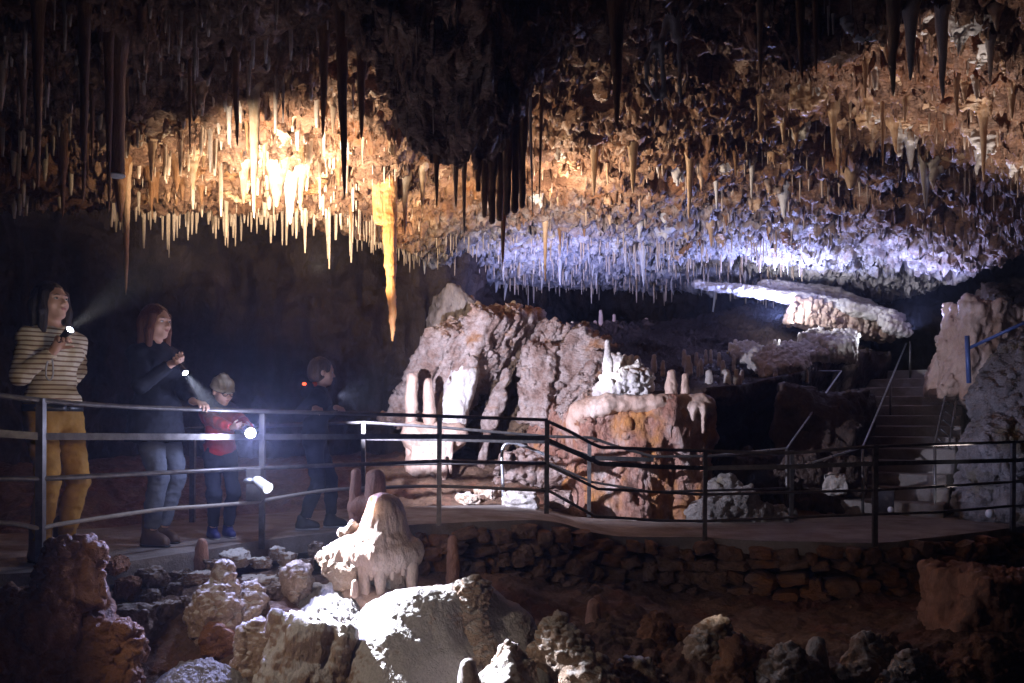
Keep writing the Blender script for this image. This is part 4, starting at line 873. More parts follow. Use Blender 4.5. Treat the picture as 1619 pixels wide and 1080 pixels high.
# ================================================================== railings
def rail_pts(pts): return [P(*q) for q in pts]
def railing(label, origin, posts, rails, group=None):
    t = empty('railing', origin, label, 'railing', group)
    for (px, top, base, D, w, mat) in posts:
        a = Acc(); b0 = P(px, top, D); b1 = P(px-1, base, D); tube(a, [b1, b1*.5+b0*.5, b0], w/2, 4, w/2)
        accobj('post', a, M[mat], t, smooth=False)
    for (pts, r, ry, mat, sm) in rails:
        a = Acc(); p = rail_pts(pts); p = smooth_path(p, 6) if sm else p
        if ry: tube(a, p, ry, 4, r)
        else: tube(a, p, r, 10)
        accobj('rail', a, M[mat], t, smooth=not ry)
    return t
def dd(px): return float(np.interp(px, [-200, 0, 65, 415, 695, 865, 950, 1115, 1385, 1602, 1700], [4.4, 4.85, 5.0, 6.3, 7.25, 7.7, 7.95, 8.2, 7.9, 8.95, 9.5]))
def R3(*pts): return [(px, py, dd(px)) for px, py in pts]
front = railing('dark steel railing of the left walkway in front of the visitors', (-1.86, 6.3, 0),
 [(65, 630, 912, dd(65), .042, 'steel'), (415, 655, 868, dd(415), .038, 'steel'), (695, 658, 830, dd(695), .038, 'steel'), (865, 664, 812, dd(865), .042, 'steel')],
 [(R3((-150, 606), (65, 633), (200, 643), (330, 648), (600, 655), (750, 660), (865, 664)), .016, None, 'steel', True),
  (R3((-150, 675), (65, 690), (400, 691), (700, 690), (865, 693)), .021, .008, 'steel', False),
  (R3((-150, 757), (65, 757), (390, 741), (695, 729), (865, 733)), .016, None, 'steel', False)])
a = Acc(); tube(a, smooth_path(rail_pts(R3((-150, 815), (0, 826), (30, 829), (65, 835), (100, 828), (250, 806), (330, 800), (400, 794), (440, 787), (520, 775), (600, 771), (700, 769), (865, 776))), 8), .014, 8)
accobj('cable', a, M['hose'], front)
def d2(px): return dd(px)
railing('dark railing of the lower right walkway above the dry stone wall', (3.4, 7.95, -.25),
 [(1115, 712, 872, dd(1115), .038, 'steel'), (1384, 703, 864, dd(1384), .042, 'steel'), (1602, 697, 842, dd(1602), .042, 'steel')],
 [(R3((868, 667), (900, 682), (945, 705), (975, 708), (1115, 713), (1250, 716), (1384, 706), (1602, 699), (1700, 694)), .016, None, 'steel', True),
  (R3((868, 697), (910, 716), (948, 733), (1040, 738), (1115, 740), (1250, 738), (1384, 733), (1602, 728), (1700, 724)), .021, .008, 'steel', False),
  (R3((868, 736), (945, 773), (1115, 782), (1384, 775), (1602, 762), (1700, 756)), .014, None, 'steel', False),
  (R3((868, 776), (940, 816), (1040, 823), (1115, 824), (1302, 816), (1480, 810), (1602, 800), (1700, 794)), .014, None, 'steel', False)])
def db(px): return float(np.interp(px, [200, 305, 575, 700, 864, 935, 1033, 1252, 1480], [7.2, 7.45, 8.3, 8.6, 9.0, 9.15, 9.35, 9.5, 9.75]))
def RB(*pts): return [(px, py, db(px)) for px, py in pts]
railing('bluish railing along the far side of the walkway behind the visitors', (-1.0, 8.7, 0),
 [(305, 690, 826, db(305), .042, 'steel'), (575, 668, 810, db(575), .038, 'steel'), (932, 700, 818, db(932), .04, 'steel'), (1252, 712, 838, db(1252), .038, 'steel')],
 [(RB((200, 678), (305, 678), (575, 668), (700, 676), (864, 690), (935, 692), (972, 705), (1033, 722), (1115, 721), (1252, 716)), .016, None, 'steel', False),
  (RB((575, 692), (700, 694), (864, 698), (935, 724), (1033, 727)), .024, .010, 'steel', False),
  (RB((305, 745), (575, 735), (864, 731), (935, 762), (1033, 778), (1252, 772)), .014, None, 'steel', False)])
t = empty('handrail', P(796, 802, 9.1), 'bent bluish white pipe handrail beside the white boulder', 'handrail')
a = Acc(); tube(a, smooth_path([P(796, 806, 9.1), P(795, 760, 9.1), P(793.5, 722, 9.1), P(797, 705, 9.1), P(810, 700, 9.1), P(830, 706, 9.1), P(870, 722, 9.1)], 8), .018, 10); accobj('pipe', a, M['galv'], t)
# stair rails
t = empty('handrail', P(1364, 830, 10.2), 'long thin stair handrail rising left of the staircase', 'handrail')
a = Acc(); tube(a, [P(1250, 742, 9.7), P(1364, 707, 10.2), P(1433, 543, 14.0)], .013, 8); accobj('rail', a, M['galv'], t)
for px, top, base, D in [(1364, 707, 830, 10.2), (1408, 606, 668, 12.6), (1439, 540, 606, 14.0)]:
    a = Acc(); tube(a, [P(px, base, D), P(px, top, D)], .018, 8); accobj('post', a, M['steel'], t)
t = empty('handrail', P(1244, 800, 10.1), 'short slanting handrail in the dark behind the walkway', 'handrail')
a = Acc(); tube(a, [P(1110, 722, 9.8), P(1244, 709, 10.1), P(1330, 587, 12.2), P(1294, 587, 12.4)], .012, 8); accobj('rail', a, M['galv'], t)
a = Acc(); tube(a, [P(1244, 830, 10.1), P(1244, 709, 10.1)], .018, 8); accobj('post', a, M['steel'], t)
t = empty('stair_rail', P(1478, 820, 10.1), 'dark ladder like railing on the right of the staircase', 'railing')
for i, (a0_, b0_) in enumerate([((1478, 700, 10.1), (1500, 604, 12.6)), ((1500, 708, 10.1), (1516, 604, 12.6))]):
    a = Acc(); tube(a, [P(*a0_), P(*b0_)]+([P(1517, 532, 13.4), P(1560, 505, 13.2), P(1625, 474, 12.6)] if i == 0 else []), .014, 8); accobj('rail', a, M['steel'], t)
for s in np.linspace(.08, .9, 7):
    A_ = P(1478, 700, 10.1)*(1-s)+P(1500, 604, 12.6)*s; B_2 = P(1503, 722, 10.1)*(1-s)+P(1518, 610, 12.6)*s
    a = Acc(); tube(a, [A_, B_2], .010, 6); accobj('rung', a, M['steel'], t)
for px, top, base, D in [(1478, 698, 830, 10.1), (1500, 604, 690, 12.6)]:
    a = Acc(); tube(a, [P(px, base, D), P(px, top, D)], .018, 8); accobj('post', a, M['steel'], t)
t = empty('handrail', P(1531, 598, 11.2), 'blue painted post and sloping blue rail by the beige boulder', 'handrail')
a = Acc(); tube(a, [P(1532, 606, 11.2), P(1529, 531, 11.2)], .030, 12); accobj('post', a, M['blue'], t)
a = Acc(); tube(a, [P(1533, 550, 11.2), P(1640, 501, 10.6)], .022, 10); accobj('rail', a, M['blue'], t)
# lamp on the railing
t = empty('spotlight', P(410, 795, 6.2), 'white tubular spotlight on a dark box fixed to the railing post', 'spotlight')
a = Acc(); box(a, P(403, 766, 6.22), (.055, .04, .12), None, .006); accobj('box', a, M['steel'], t, smooth=False)
a = Acc(); tube(a, [P(398, 762, 6.12), P(414, 760, 6.12)], .012, 8); accobj('bracket', a, M['steel'], t)
axd = P(434, 780, 5.98)-P(404, 758, 6.12); axd /= np.linalg.norm(axd); c1 = P(406, 759, 6.1)
M['lampwhite'] = plain('white lamp housing', (.8, .8, .8), .35, 0, 40, .1, .05)
M['lamplens'] = plain('lit lamp glass', (.8, .8, .8), .2, 0, 40, .05, .02, emit=((.85, .9, 1), 2.5))
a = Acc(); tube(a, [c1-axd*.02, c1, c1+axd*.02, c1+axd*.14, c1+axd*.142], [.020, .030, .036, .040, .043], 20); accobj('barrel', a, M['lampwhite'], t)
a = Acc(); tube(a, [c1+axd*.1425, c1+axd*.146], .038, 20); accobj('lens', a, M['lamplens'], t)
f = Field(P(390, 765, 6.1)-.06, P(400, 752, 6.1)+.06, .006); f.ell(P(394, 760, 6.1), (.04, .04, .022)); V, F = f.mesh(); obj('cap', V, F, M['galv'], t)
LAMP = c1+axd*.17; LAMPDIR = axd
# floodlight box and round lamps by the stairs
t = empty('floodlight', P(1396, 815, 9.3), 'small black floodlight box with a white round lamp before the stairs', 'floodlight')
a = Acc(); box(a, P(1396, 792, 9.4), (.10, .06, .13), None, .01); accobj('box', a, M['steel'], t, smooth=False)
f = Field(P(1408, 806, 9.25)-.06, P(1408, 806, 9.25)+.06, .007); f.ell(P(1408, 806, 9.25), (.032, .032, .036)); V, F = f.mesh(); obj('lamp_globe', V, F, M['lampwhite'], t)
f = Field(P(1565, 812, 9.2)-.08, P(1565, 812, 9.2)+.08, .007); f.ell(P(1565, 812, 9.2), (.045, .045, .05)); V, F = f.mesh()
tag(obj('path_lamp', V, F, M['lampwhite'], origin=P(1565, 818, 9.2)), 'dim round white path lamp at the right end of the walkway', 'lamp')
# ================================================================== people
def cloth(name, col, rough=.8, var=.35, wave=None):
    m, nt, b = newmat(name); v = coords(nt)
    n = noise(nt, v, 9, 6, .65); c = mixc(nt, 1.0, tuple(col), ramp(nt, n, [(.25, (1-var,)*3), (.75, (1, 1, 1))]), 'MULTIPLY')
    if wave:
        sx = nt.nodes.new('ShaderNodeSeparateXYZ'); nt.links.new(v, sx.inputs[0])
        z = mth(nt, 'ADD', sx.outputs[2], mth(nt, 'MULTIPLY', mth(nt, 'SUBTRACT', noise(nt, v, 3, 2), .5), .02))
        fr = mth(nt, 'FRACT', mth(nt, 'MULTIPLY', z, wave[1])); k = mth(nt, 'GREATER_THAN', fr, .66); c = mixc(nt, k, c, wave[0])
    nt.links.new(c, b.inputs['Base Color']); b.inputs['Roughness'].default_value = rough; b.inputs['Specular IOR Level'].default_value = .25
    bump(nt, b, [(noise(nt, v, 260, 2), .25, .004), (noise(nt, v, 14, 3, .6), .35, .02)])
    return m
M['skin'] = plain('skin', (.62, .36, .26), .5, 0, 40, .12, .06)
M['shirt'] = cloth('striped cream knit', (.70, .60, .44), .85, .15, ((.22, .13, .08), 34))
M['mustard'] = cloth('mustard trousers', (.40, .21, .035), .75)
M['jeans'] = cloth('grey blue jeans', (.11, .125, .17), .75)
M['navy'] = cloth('dark navy coat', (.016, .018, .03), .8)
M['darkcloth'] = cloth('dark blue trousers', (.020, .024, .045), .8)
M['redcoat'] = cloth('red padded jacket', (.68, .03, .03), .45)
M['redtrim'] = cloth('orange red hood lining', (.75, .09, .02), .6)
M['knit'] = cloth('cream knitted hat', (.78, .70, .56), .9)
M['boot'] = plain('brown leather', (.10, .055, .035), .5, 0, 40, .3, .15)
M['shoe'] = plain('blue shoe', (.03, .035, .16), .5, 0, 40, .3, .15)
M['sole'] = plain('pale shoe sole', (.45, .44, .46), .6, 0, 40, .2, .1)
M['black'] = plain('black rubber', (.015, .015, .018), .4, 0, 40, .3, .1)
M['redlight'] = plain('red lamp', (.8, .08, .02), .3, 0, 40, .1, .0, emit=((1, .09, .03), 3.5))
def hairmat(name, col):
    m, nt, b = newmat(name); v = coords(nt, (1, 1, .12)); n = noise(nt, v, 130, 4, .6)
    nt.links.new(mixc(nt, 1.0, tuple(col), ramp(nt, n, [(.3, (.35,)*3), (.7, (1, 1, 1))]), 'MULTIPLY'), b.inputs['Base Color'])
    b.inputs['Roughness'].default_value = .45; bump(nt, b, [(n, .7, .02)]); return m
M['hair_dark'] = hairmat('dark brown hair', (.03, .017, .012)); M['hair_auburn'] = hairmat('auburn hair', (.16, .05, .025)); M['hair_brown'] = hairmat('brown hair', (.13, .07, .04))
M['eye'] = plain('eye', (.03, .02, .015), .15, 0, 40, .1, .0); M['eyewhite'] = plain('eye white', (.62, .58, .55), .25, 0, 40, .1, .0); M['lip'] = plain('lips', (.42, .15, .13), .45, 0, 40, .1, .0)

def unit(v): v = np.asarray(v, float); return v/max(np.linalg.norm(v), 1e-9)
def ik(a, c, l1, l2, pole):
    a = np.asarray(a, float); c = np.asarray(c, float); d = c-a; L = np.linalg.norm(d)
    if L > .995*(l1+l2): c = a+d/L*.995*(l1+l2); d = c-a; L = np.linalg.norm(d)
    x = (l1*l1-l2*l2+L*L)/(2*L); h = math.sqrt(max(l1*l1-x*x, 0)); u = d/L
    p = np.asarray(pole, float); p = unit(p-u*p.dot(u)); return a+u*x+p*h, c
def rot_about(v, ax, ang):
    ax = unit(ax); return v*math.cos(ang)+np.cross(ax, v)*math.sin(ang)+ax*ax.dot(v)*(1-math.cos(ang))
def hand(f, w, d, n, thumb, curl, s=1.0, k=.008):
    """wrist w, d towards the fingers, n where the palm faces, thumb (+1/-1) side, curl in radians per joint"""
    d = unit(d); n = unit(n-d*np.dot(n, d)); sd = np.cross(d, n)*thumb
    for i, (o, kl, fl) in enumerate([(.030, .082, .070), (.010, .088, .078), (-.011, .085, .072), (-.030, .078, .056)]):
        kn = w+(d*kl+sd*o)*s; f.cone(w+sd*o*.45*s+d*.01*s, kn, .0135*s, .0115*s, k*1.6)
        p = kn; dv = unit(d+sd*o*1.5)
        for j, (fr, r) in enumerate([(.45, .0095), (.32, .0085), (.23, .0075)]):
            dv = rot_about(dv, np.cross(dv, n), curl*(1+.12*i)*(.8 if j == 0 else 1.0)); q = p+dv*fl*fr*s; f.cone(p, q, r*s, r*.92*s, .005); p = q
    p = w+(d*.022+sd*.026)*s; dv = unit(d*.62+sd*.62+n*.45); q = p+dv*.042*s; f.cone(p, q, .0125*s, .0105*s, k)
    dv = unit(dv+d*.35+n*.5*min(1, curl)-sd*.3*min(1, curl)); f.cone(q, q+dv*.036*s, .0105*s, .0085*s, .005)
    f.cone(w-d*.02*s, w+d*.05*s, .022*s, .016*s, .012)

def person(base, yaw, H, wr, wl, hr, hl, feet, label, top, legs, shoe, hair, woman=True, lean=0, head_yaw=0, head_pitch=0, hs=1.0, er=(-.6, -.4, -.6), el=(-.6, .4, -.6), coat=0, twist=0, group=None, extra=None):
    """wr/wl wrists in world space, hr/hl = (finger direction, palm normal, curl); feet: two (f, l, heel yaw)"""
    s = H/1.70; base = np.asarray(base, float)
    Fd = np.array([math.cos(yaw), math.sin(yaw), 0]); Ld = np.array([-math.sin(yaw), math.cos(yaw), 0]); Ud = np.array([0, 0, 1.])
    def W(f_, l, u): return base+s*((f_+lean*max(0, u-.9))*Fd+l*Ld+u*Ud)
    root = empty('person', base, label, 'person', group)
    sh = {1: W(-.005, .160, 1.35), -1: W(-.005, -.160, 1.35)}
    a1, a2 = .275*s, .245*s
    Er, wr = ik(sh[-1], wr, a1, a2, er[0]*Fd+er[1]*Ld+er[2]*Ud); El, wl = ik(sh[1], wl, a1, a2, el[0]*Fd+el[1]*Ld+el[2]*Ud)
    hip = {1: W(0, .088, .90), -1: W(0, -.088, .90)}; kn = {}; an = {}
    for sg, ft in ((-1, feet[0]), (1, feet[1])):
        a = base+s*(ft[0]*Fd+ft[1]*Ld)+np.array([0, 0, .085*s])
        kn[sg], an[sg] = ik(hip[sg], a, .425*s, .42*s, Fd+.15*sg*Ld)
    # head frame
    hy = yaw+head_yaw; hF = np.array([math.cos(hy)*math.cos(head_pitch), math.sin(hy)*math.cos(head_pitch), math.sin(head_pitch)]); hL = np.array([-math.sin(hy), math.cos(hy), 0]); hU = np.cross(hF, hL)
    neck0 = W(-.01, 0, 1.415); hc = neck0+s*.05*Ud+.02*s*Fd+hU*.115*s*hs
    k_ = s*hs
    def Hd(f_, l, u): return hc+k_*(f_*hF+l*hL+u*hU)
    Rh = np.stack([hF, hL, hU], 1)
    allp = np.array([base+np.array([-.35, -.35, 0])*s, base+np.array([.35, .35, H*1.03])]+[q+d for q in (wr, wl, Er, El, an[1], an[-1], hc) for d in (np.full(3, -.21), np.full(3, .21))])
    lo = allp.min(0); hi = allp.max(0); lo[2] = base[2]-.005
    f = Field(lo, hi, .0066)
    rb = np.stack([Fd, Ld, Ud], 1)
    f.ell(W(0, 0, .93), (.105*s, .155*s, .13*s), rb, .05); f.ell(W(.0, 0, 1.09), (.09*s, .125*s, .14*s), rb, .05); f.ell(W(0, 0, 1.27), (.105*s, .15*s, .16*s), rb, .05)
    [f.cone(W(-.01, .03*q, 1.40), W(-.01, .14*q, 1.352), .045*s, .048*s, .05) for q in (1, -1)]
    f.cone(neck0-.03*s*Ud, hc-hU*.05*k_-hF*.015*k_, .052*s, .047*s, .03)
    for sg in (1, -1):
        f.cone(hip[sg], kn[sg], .078*s, .055*s, .03); f.cone(kn[sg], an[sg], .053*s, .036*s, .02); f.cone(kn[sg]*.7+an[sg]*.3-Fd*.012, kn[sg]*.45+an[sg]*.55-Fd*.01, .05*s, .042*s, .02)
        f.cone(an[sg]-.03*s*Fd-Ud*.05*s, an[sg]+.12*s*Fd-Ud*.06*s, .03*s, .022*s, .02)
    for S0, E0, W0 in ((sh[-1], Er, wr), (sh[1], El, wl)):
        f.cone(S0, E0, .046*s, .037*s, .03); f.cone(E0, W0, .037*s, .024*s, .015)
    # head
    f.ell(Hd(-.008, 0, .028), (.098*k_, .076*k_, .095*k_), Rh, .02); f.ell(Hd(.018, 0, -.035), (.070*k_, .058*k_, .075*k_), Rh, .03)
    f.ell(Hd(.058, 0, -.092), (.028*k_, .026*k_, .020*k_), Rh, .025)
    f.cone(Hd(.084, 0, .016), Hd(.110, 0, -.024), .007*k_, .0105*k_, .012); f.ell(Hd(.096, .010, -.028), (.010*k_, .007*k_, .007*k_), Rh, .006); f.ell(Hd(.096, -.010, -.028), (.010*k_, .007*k_, .007*k_), Rh, .006)
    f.cone(Hd(.072, .048, .030), Hd(.084, .014, .027), .010*k_, .010*k_, .02); f.cone(Hd(.072, -.048, .030), Hd(.084, -.014, .027), .010*k_, .010*k_, .02)
    for sg in (1, -1):
        f.ell(Hd(.096, .034*sg, .008), (.020*k_, .017*k_, .012*k_), Rh, .012, 's'); f.ell(Hd(.052, .044*sg, -.024), (.022*k_, .020*k_, .024*k_), Rh, .03)
        f.ell(Hd(-.012, .079*sg, -.004), (.020*k_, .009*k_, .032*k_), Rh, .008)
    f.ell(Hd(.074, 0, -.057), (.018*k_, .026*k_, .016*k_), Rh, .02)
    hand(f, wr, hr[0], hr[1], hr[3] if len(hr) > 3 else 1, hr[2], s*.97); hand(f, wl, hl[0], hl[1], hl[3] if len(hl) > 3 else 1, hl[2], s*.97)
    V, F = f.mesh(); obj('body', V, F, M['skin'], root)
    for sg in (1, -1):
        g = Field(Hd(.08, .034*sg, .008)-.03, Hd(.08, .034*sg, .008)+.03, .003); g.ell(Hd(.0775, .033*sg, .008), (.0105*k_, .0145*k_, .0065*k_), Rh, 0); V, F = g.mesh(); ey = obj('eye', V, F, M['eyewhite'], root)
        g = Field(Hd(.08, .034*sg, .008)-.03, Hd(.08, .034*sg, .008)+.03, .002); g.ell(Hd(.085, .033*sg, .0085), (.005*k_, .0062*k_, .0062*k_), Rh, 0); V, F = g.mesh(); obj('iris', V, F, M['eye'], ey)
        a = Acc(); tube(a, [Hd(.081, .052*sg, .026), Hd(.0915, .036*sg, .0315), Hd(.0935, .016*sg, .027)], [.0018*k_, .0036*k_, .0028*k_], 6); accobj('eyebrow', a, M[hair[0] if hair else 'hair_brown'], root)
    g = Field(Hd(.09, 0, -.057)-.04, Hd(.09, 0, -.057)+.04, .003); g.ell(Hd(.0875, 0, -.0535), (.0105*k_, .021*k_, .0046*k_), Rh, 0); g.ell(Hd(.0865, 0, -.0605), (.0105*k_, .018*k_, .0052*k_), Rh, .002); V, F = g.mesh(); obj('lips', V, F, M['lip'], root)
    # clothes
    def fold(a, seed): return lambda v, n: a*fbm(v*np.array([9, 9, 5]), 3, seed)+a*.7*ridged(v*np.array([7, 7, 14]), 2, seed+3)-a*.4
    c = Field(lo, hi, .0085); o = .013
    c.ell(W(.0, 0, 1.27), (.105*s+o, .15*s+o, .165*s), rb, .05); c.ell(W(.0, 0, 1.10), ((.090 if woman else .098)*s+o, (.118 if woman else .135)*s+o, .15*s), rb, .05)
    if woman:
        for sg in (1, -1): c.ell(W(.085, .07*sg, 1.27), (.06*s, .065*s, .062*s), rb, .05)
    [c.cone(W(-.012, .03*q, 1.395), W(-.01, .142*q, 1.35), .045*s+o, .048*s+o, .05) for q in (1, -1)]
    hem = .90-coat
    c.ell(W(0, 0, .97), (.112*s+o, .160*s+o, .12*s), rb, .05)
    if coat: c.cone(W(0, .03, .93), W(0.0, .05, hem), .135*s+o, .15*s+o, .06); c.cone(W(0, -.03, .93), W(0.0, -.05, hem), .135*s+o, .15*s+o, .06)
    for S0, E0, W0 in ((sh[-1], Er, wr), (sh[1], El, wl)):
        c.cone(S0, E0, .048*s+o, .040*s+o, .035); c.cone(E0, W0-unit(W0-E0)*.02, .040*s+o, .028*s+o*.7, .02)
    if top[1] == 'puffy': pass
    c.plane((0, 0, -1), W(0, 0, hem))
    c.cone(neck0-.02*s*Ud, hc, .060*s, .06*s, .01, 's') if not (len(top) > 2) else None
    for W0, E0 in ((wr, Er), (wl, El)):
        dv = unit(W0-E0); c.cone(W0+dv*.012, W0+dv*.12, .05*s, .06*s, .002, 's')
    V, F = c.mesh(); V = displace(V, F, fold(.010 if top[1] != 'puffy' else .014, 5)); obj(top[0], V, F, M[top[1] if top[1] != 'puffy' else 'redcoat'], root)
    c = Field(lo, np.array([hi[0], hi[1], base[2]+1.12*s]), .0085); o = .009
    c.ell(W(0, 0, .94), (.108*s+o, .158*s+o, .135*s), rb, .06); c.cone(W(0, .03, .86), W(0, -.03, .86), .075*s+o, .075*s+o, .05)
    for sg in (1, -1):
        c.cone(hip[sg], kn[sg], .080*s+o, .057*s+o, .035); c.cone(kn[sg], an[sg], .056*s+o, .042*s+o*.8, .02); c.cone(kn[sg]*.7+an[sg]*.3-Fd*.012, kn[sg]*.45+an[sg]*.55-Fd*.01, .052*s+o*.7, .045*s+o*.7, .02)
        c.cone(an[sg]-np.array([0, 0, .02*s]), an[sg]-np.array([0, 0, .2*s]), .09*s, .09*s, .002, 's') if True else None
    V, F = c.mesh(); V = displace(V, F, fold(.010, 15)); obj('trousers', V, F, M[legs], root)
    for sg in (1, -1):
        a = an[sg]; g = Field(a-np.array([.24, .24, .10*s]), a+np.array([.24, .24, .24 if shoe[1] == 'boot' else .10]), .007)
        g.cone(a-.035*s*Fd-Ud*.045*s, a+.13*s*Fd-Ud*.050*s, .045*s, .036*s, .02); g.ell(a+.05*s*Fd-Ud*.03*s, (.09*s, .042*s, .05*s), rb, .03)
        g.cone(a-.012*s*Fd-.04*s*Ud, a+Ud*(.13*s if shoe[1] == 'boot' else .03*s)-.008*Fd, .052*s, .054*s, .03)
        g.plane((0, 0, -1), a-Ud*.07*s); V, F = g.mesh(); so = obj('shoe', V, F, M[shoe[1]], root)
        g = Field(a-np.array([.24, .24, .12*s]), a+np.array([.24, .24, 0]), .007); g.cone(a-.04*s*Fd-Ud*.055*s, a+.135*s*Fd-Ud*.055*s, .050*s, .041*s, .0)
        g.plane((0, 0, 1), a-Ud*.068*s); g.plane((0, 0, -1), a-Ud*.085*s); V, F = g.mesh(); obj('sole', V, F, M[shoe[2]], so)
    # hair
    if hair:
        g = Field(hc-np.array([.26, .26, .46])*s, hc+np.array([.22, .22, .18])*s, .0058)
        g.ell(Hd(-.022, 0, .036), (.104*k_, .088*k_, .103*k_), Rh, .02); g.ell(Hd(-.050, 0, -.01), (.075*k_, .088*k_, .10*k_), Rh, .03)
        if hair[1] == 'long':
            for l in (-.075, -.045, .0, .045, .075): g.cone(Hd(-.055+.2*abs(l), l, -.01), Hd(-.085+.3*abs(l), l*1.1, -.22)-np.array([0, 0, hair[2]]), .042*k_, .026*k_, .04)
            for sg in (1, -1): g.cone(Hd(.035, .074*sg, .05), Hd(.018, .088*sg, -.06), .020*k_, .024*k_, .02); g.cone(Hd(.018, .088*sg, -.06), Hd(-.0, .095*sg, -.20)-np.array([0, 0, hair[2]]), .026*k_, .022*k_, .02)
        g.ell(Hd(.105, 0, -.025), (.085*k_, .066*k_, .085*k_), Rh, .015, 's')
        g.ell(Hd(.085, 0, .02), (.05*k_, .056*k_, .05*k_), Rh, .02, 's')
        if hair[1] == 'short':
            for sg in (1, -1): g.ell(Hd(-.005, .09*sg, -.012), (.03*k_, .03*k_, .035*k_), Rh, .01, 's')
            g.plane(-hU, Hd(-.05, 0, -.085), .02)
        V, F = g.mesh(); V = displace(V, F, lambda v, n: .006*fbm(v*np.array([26, 26, 5]), 2, 4)+.004*perlin(v*np.array([70, 70, 9]), 6)+.002); obj('hair', V, F, M[hair[0]], root)
    if extra: extra(root, dict(W=W, Hd=Hd, Rh=Rh, hc=hc, k=k_, s=s, Fd=Fd, Ld=Ld, Ud=Ud, wr=wr, wl=wl, hip=hip, neck=neck0, hU=hU, hF=hF, hL=hL, rb=rb))
    return root

M['torchlens'] = plain('lit torch glass', (.9, .9, .9), .2, 0, 40, .02, .0, emit=((.80, .86, 1.0), 60))
def torch(c, ax, L, r, rl, label, strength=None):
    """hand torch: c the lens centre, ax where it points"""
    ax = unit(ax); t = empty('torch', c-ax*L*.5, label, 'torch')
    a = Acc(); tube(a, [c-ax*L, c-ax*(L-.006), c-ax*(L*.42), c-ax*(L*.40)], [r*.8, r, r, r*.95], 20); accobj('handle', a, M['black'], t)
    a = Acc(); tube(a, [c-ax*L*.40, c-ax*L*.34, c-ax*L*.12, c-ax*.003, c-ax*.0025], [r*.95, r*1.05, rl*1.1, rl*1.12, rl*.95], 24); hd = accobj('head', a, M['black'], t)
    a = Acc(); tube(a, [c-ax*.0024, c+ax*.001], [rl*.94, rl*.93], 24); accobj('lens', a, M['torchlens'], hd)
    return t

# -- woman in the striped top
D = 5.42; b = P(84, 662+.9*F_PX/D, D); yaw = math.radians(-28)
lens1 = P(111, 521, 5.12); ax1 = unit(np.array([.62, -.25, .45]))
w1 = lens1-ax1*.115+np.array([-.03, .015, -.05])
def ex1(root, J):
    W = J['W']; a = Acc(); th = np.linspace(0, 2*np.pi, 40); ring = [W(.122*math.cos(t), .172*math.sin(t), .935) for t in th]; tube(a, ring, .010, 4, .022); bl = accobj('belt', a, M['black'], root)
    p0 = J['wr']; a = Acc(); tube(a, smooth_path([p0, p0+np.array([-.03, -.03, -.08]), p0+np.array([-.035, -.035, -.16]), p0+np.array([-.01, -.04, -.19]), p0+np.array([.005, -.03, -.15]), p0+np.array([-.005, -.02, -.06])], 6), .005, 6); accobj('wrist_strap', a, M['sole'], root)
person(b, yaw, 1.76, w1, b+np.array([-.10, .26, 1.0]), (unit(np.array([.55, -.1, .75])), np.array([.6, -.5, -.3]), 1.15, 1), (np.array([.1, .1, -.9]), np.array([.3, .9, 0]), .35, -1), [(.02, -.10), (-.06, .11)],
       'woman with long dark hair in a striped cream top and mustard trousers, raising a torch', ('striped_top', 'shirt'), 'mustard', ('boot', 'boot', 'black'), ('hair_dark', 'long', .06), head_yaw=math.radians(6), head_pitch=math.radians(10), er=(-.35, -.55, -.9), extra=ex1)
torch(lens1, ax1, .17, .017, .021, 'small black torch raised by the woman in the striped top')
# -- woman in the dark coat
D = 6.08; b = P(246, 662+.9*F_PX/D, D); yaw = math.radians(-24)
lens2 = P(293, 590, 5.80); ax2 = unit(P(590, 1000, 4.9)-lens2); rail2 = P(318, 643, dd(318)); wl2 = rail2+np.array([-.075, .06, .035])
person(b, yaw, 1.70, lens2-ax2*.12+np.array([-.035, .0, -.012]), wl2, (unit(np.array([.8, -.5, .1])), np.array([.1, -.5, .8]), .95, -1), (np.array([.85, -.45, -.12]), np.array([0, 0, -1.]), .55, 1), [(.03, -.07), (-.03, .08)],
       'woman with long auburn hair in a dark coat and jeans, hand on rail', ('coat', 'navy', 1), 'jeans', ('boot', 'boot', 'black'), ('hair_auburn', 'long', .10), head_yaw=math.radians(4), head_pitch=0, coat=.16, er=(-.5, -.5, -.7), el=(-.2, .5, -.9))
torch(lens2, ax2, .15, .016, .020, 'small lit torch held at waist height by the woman in the dark coat')
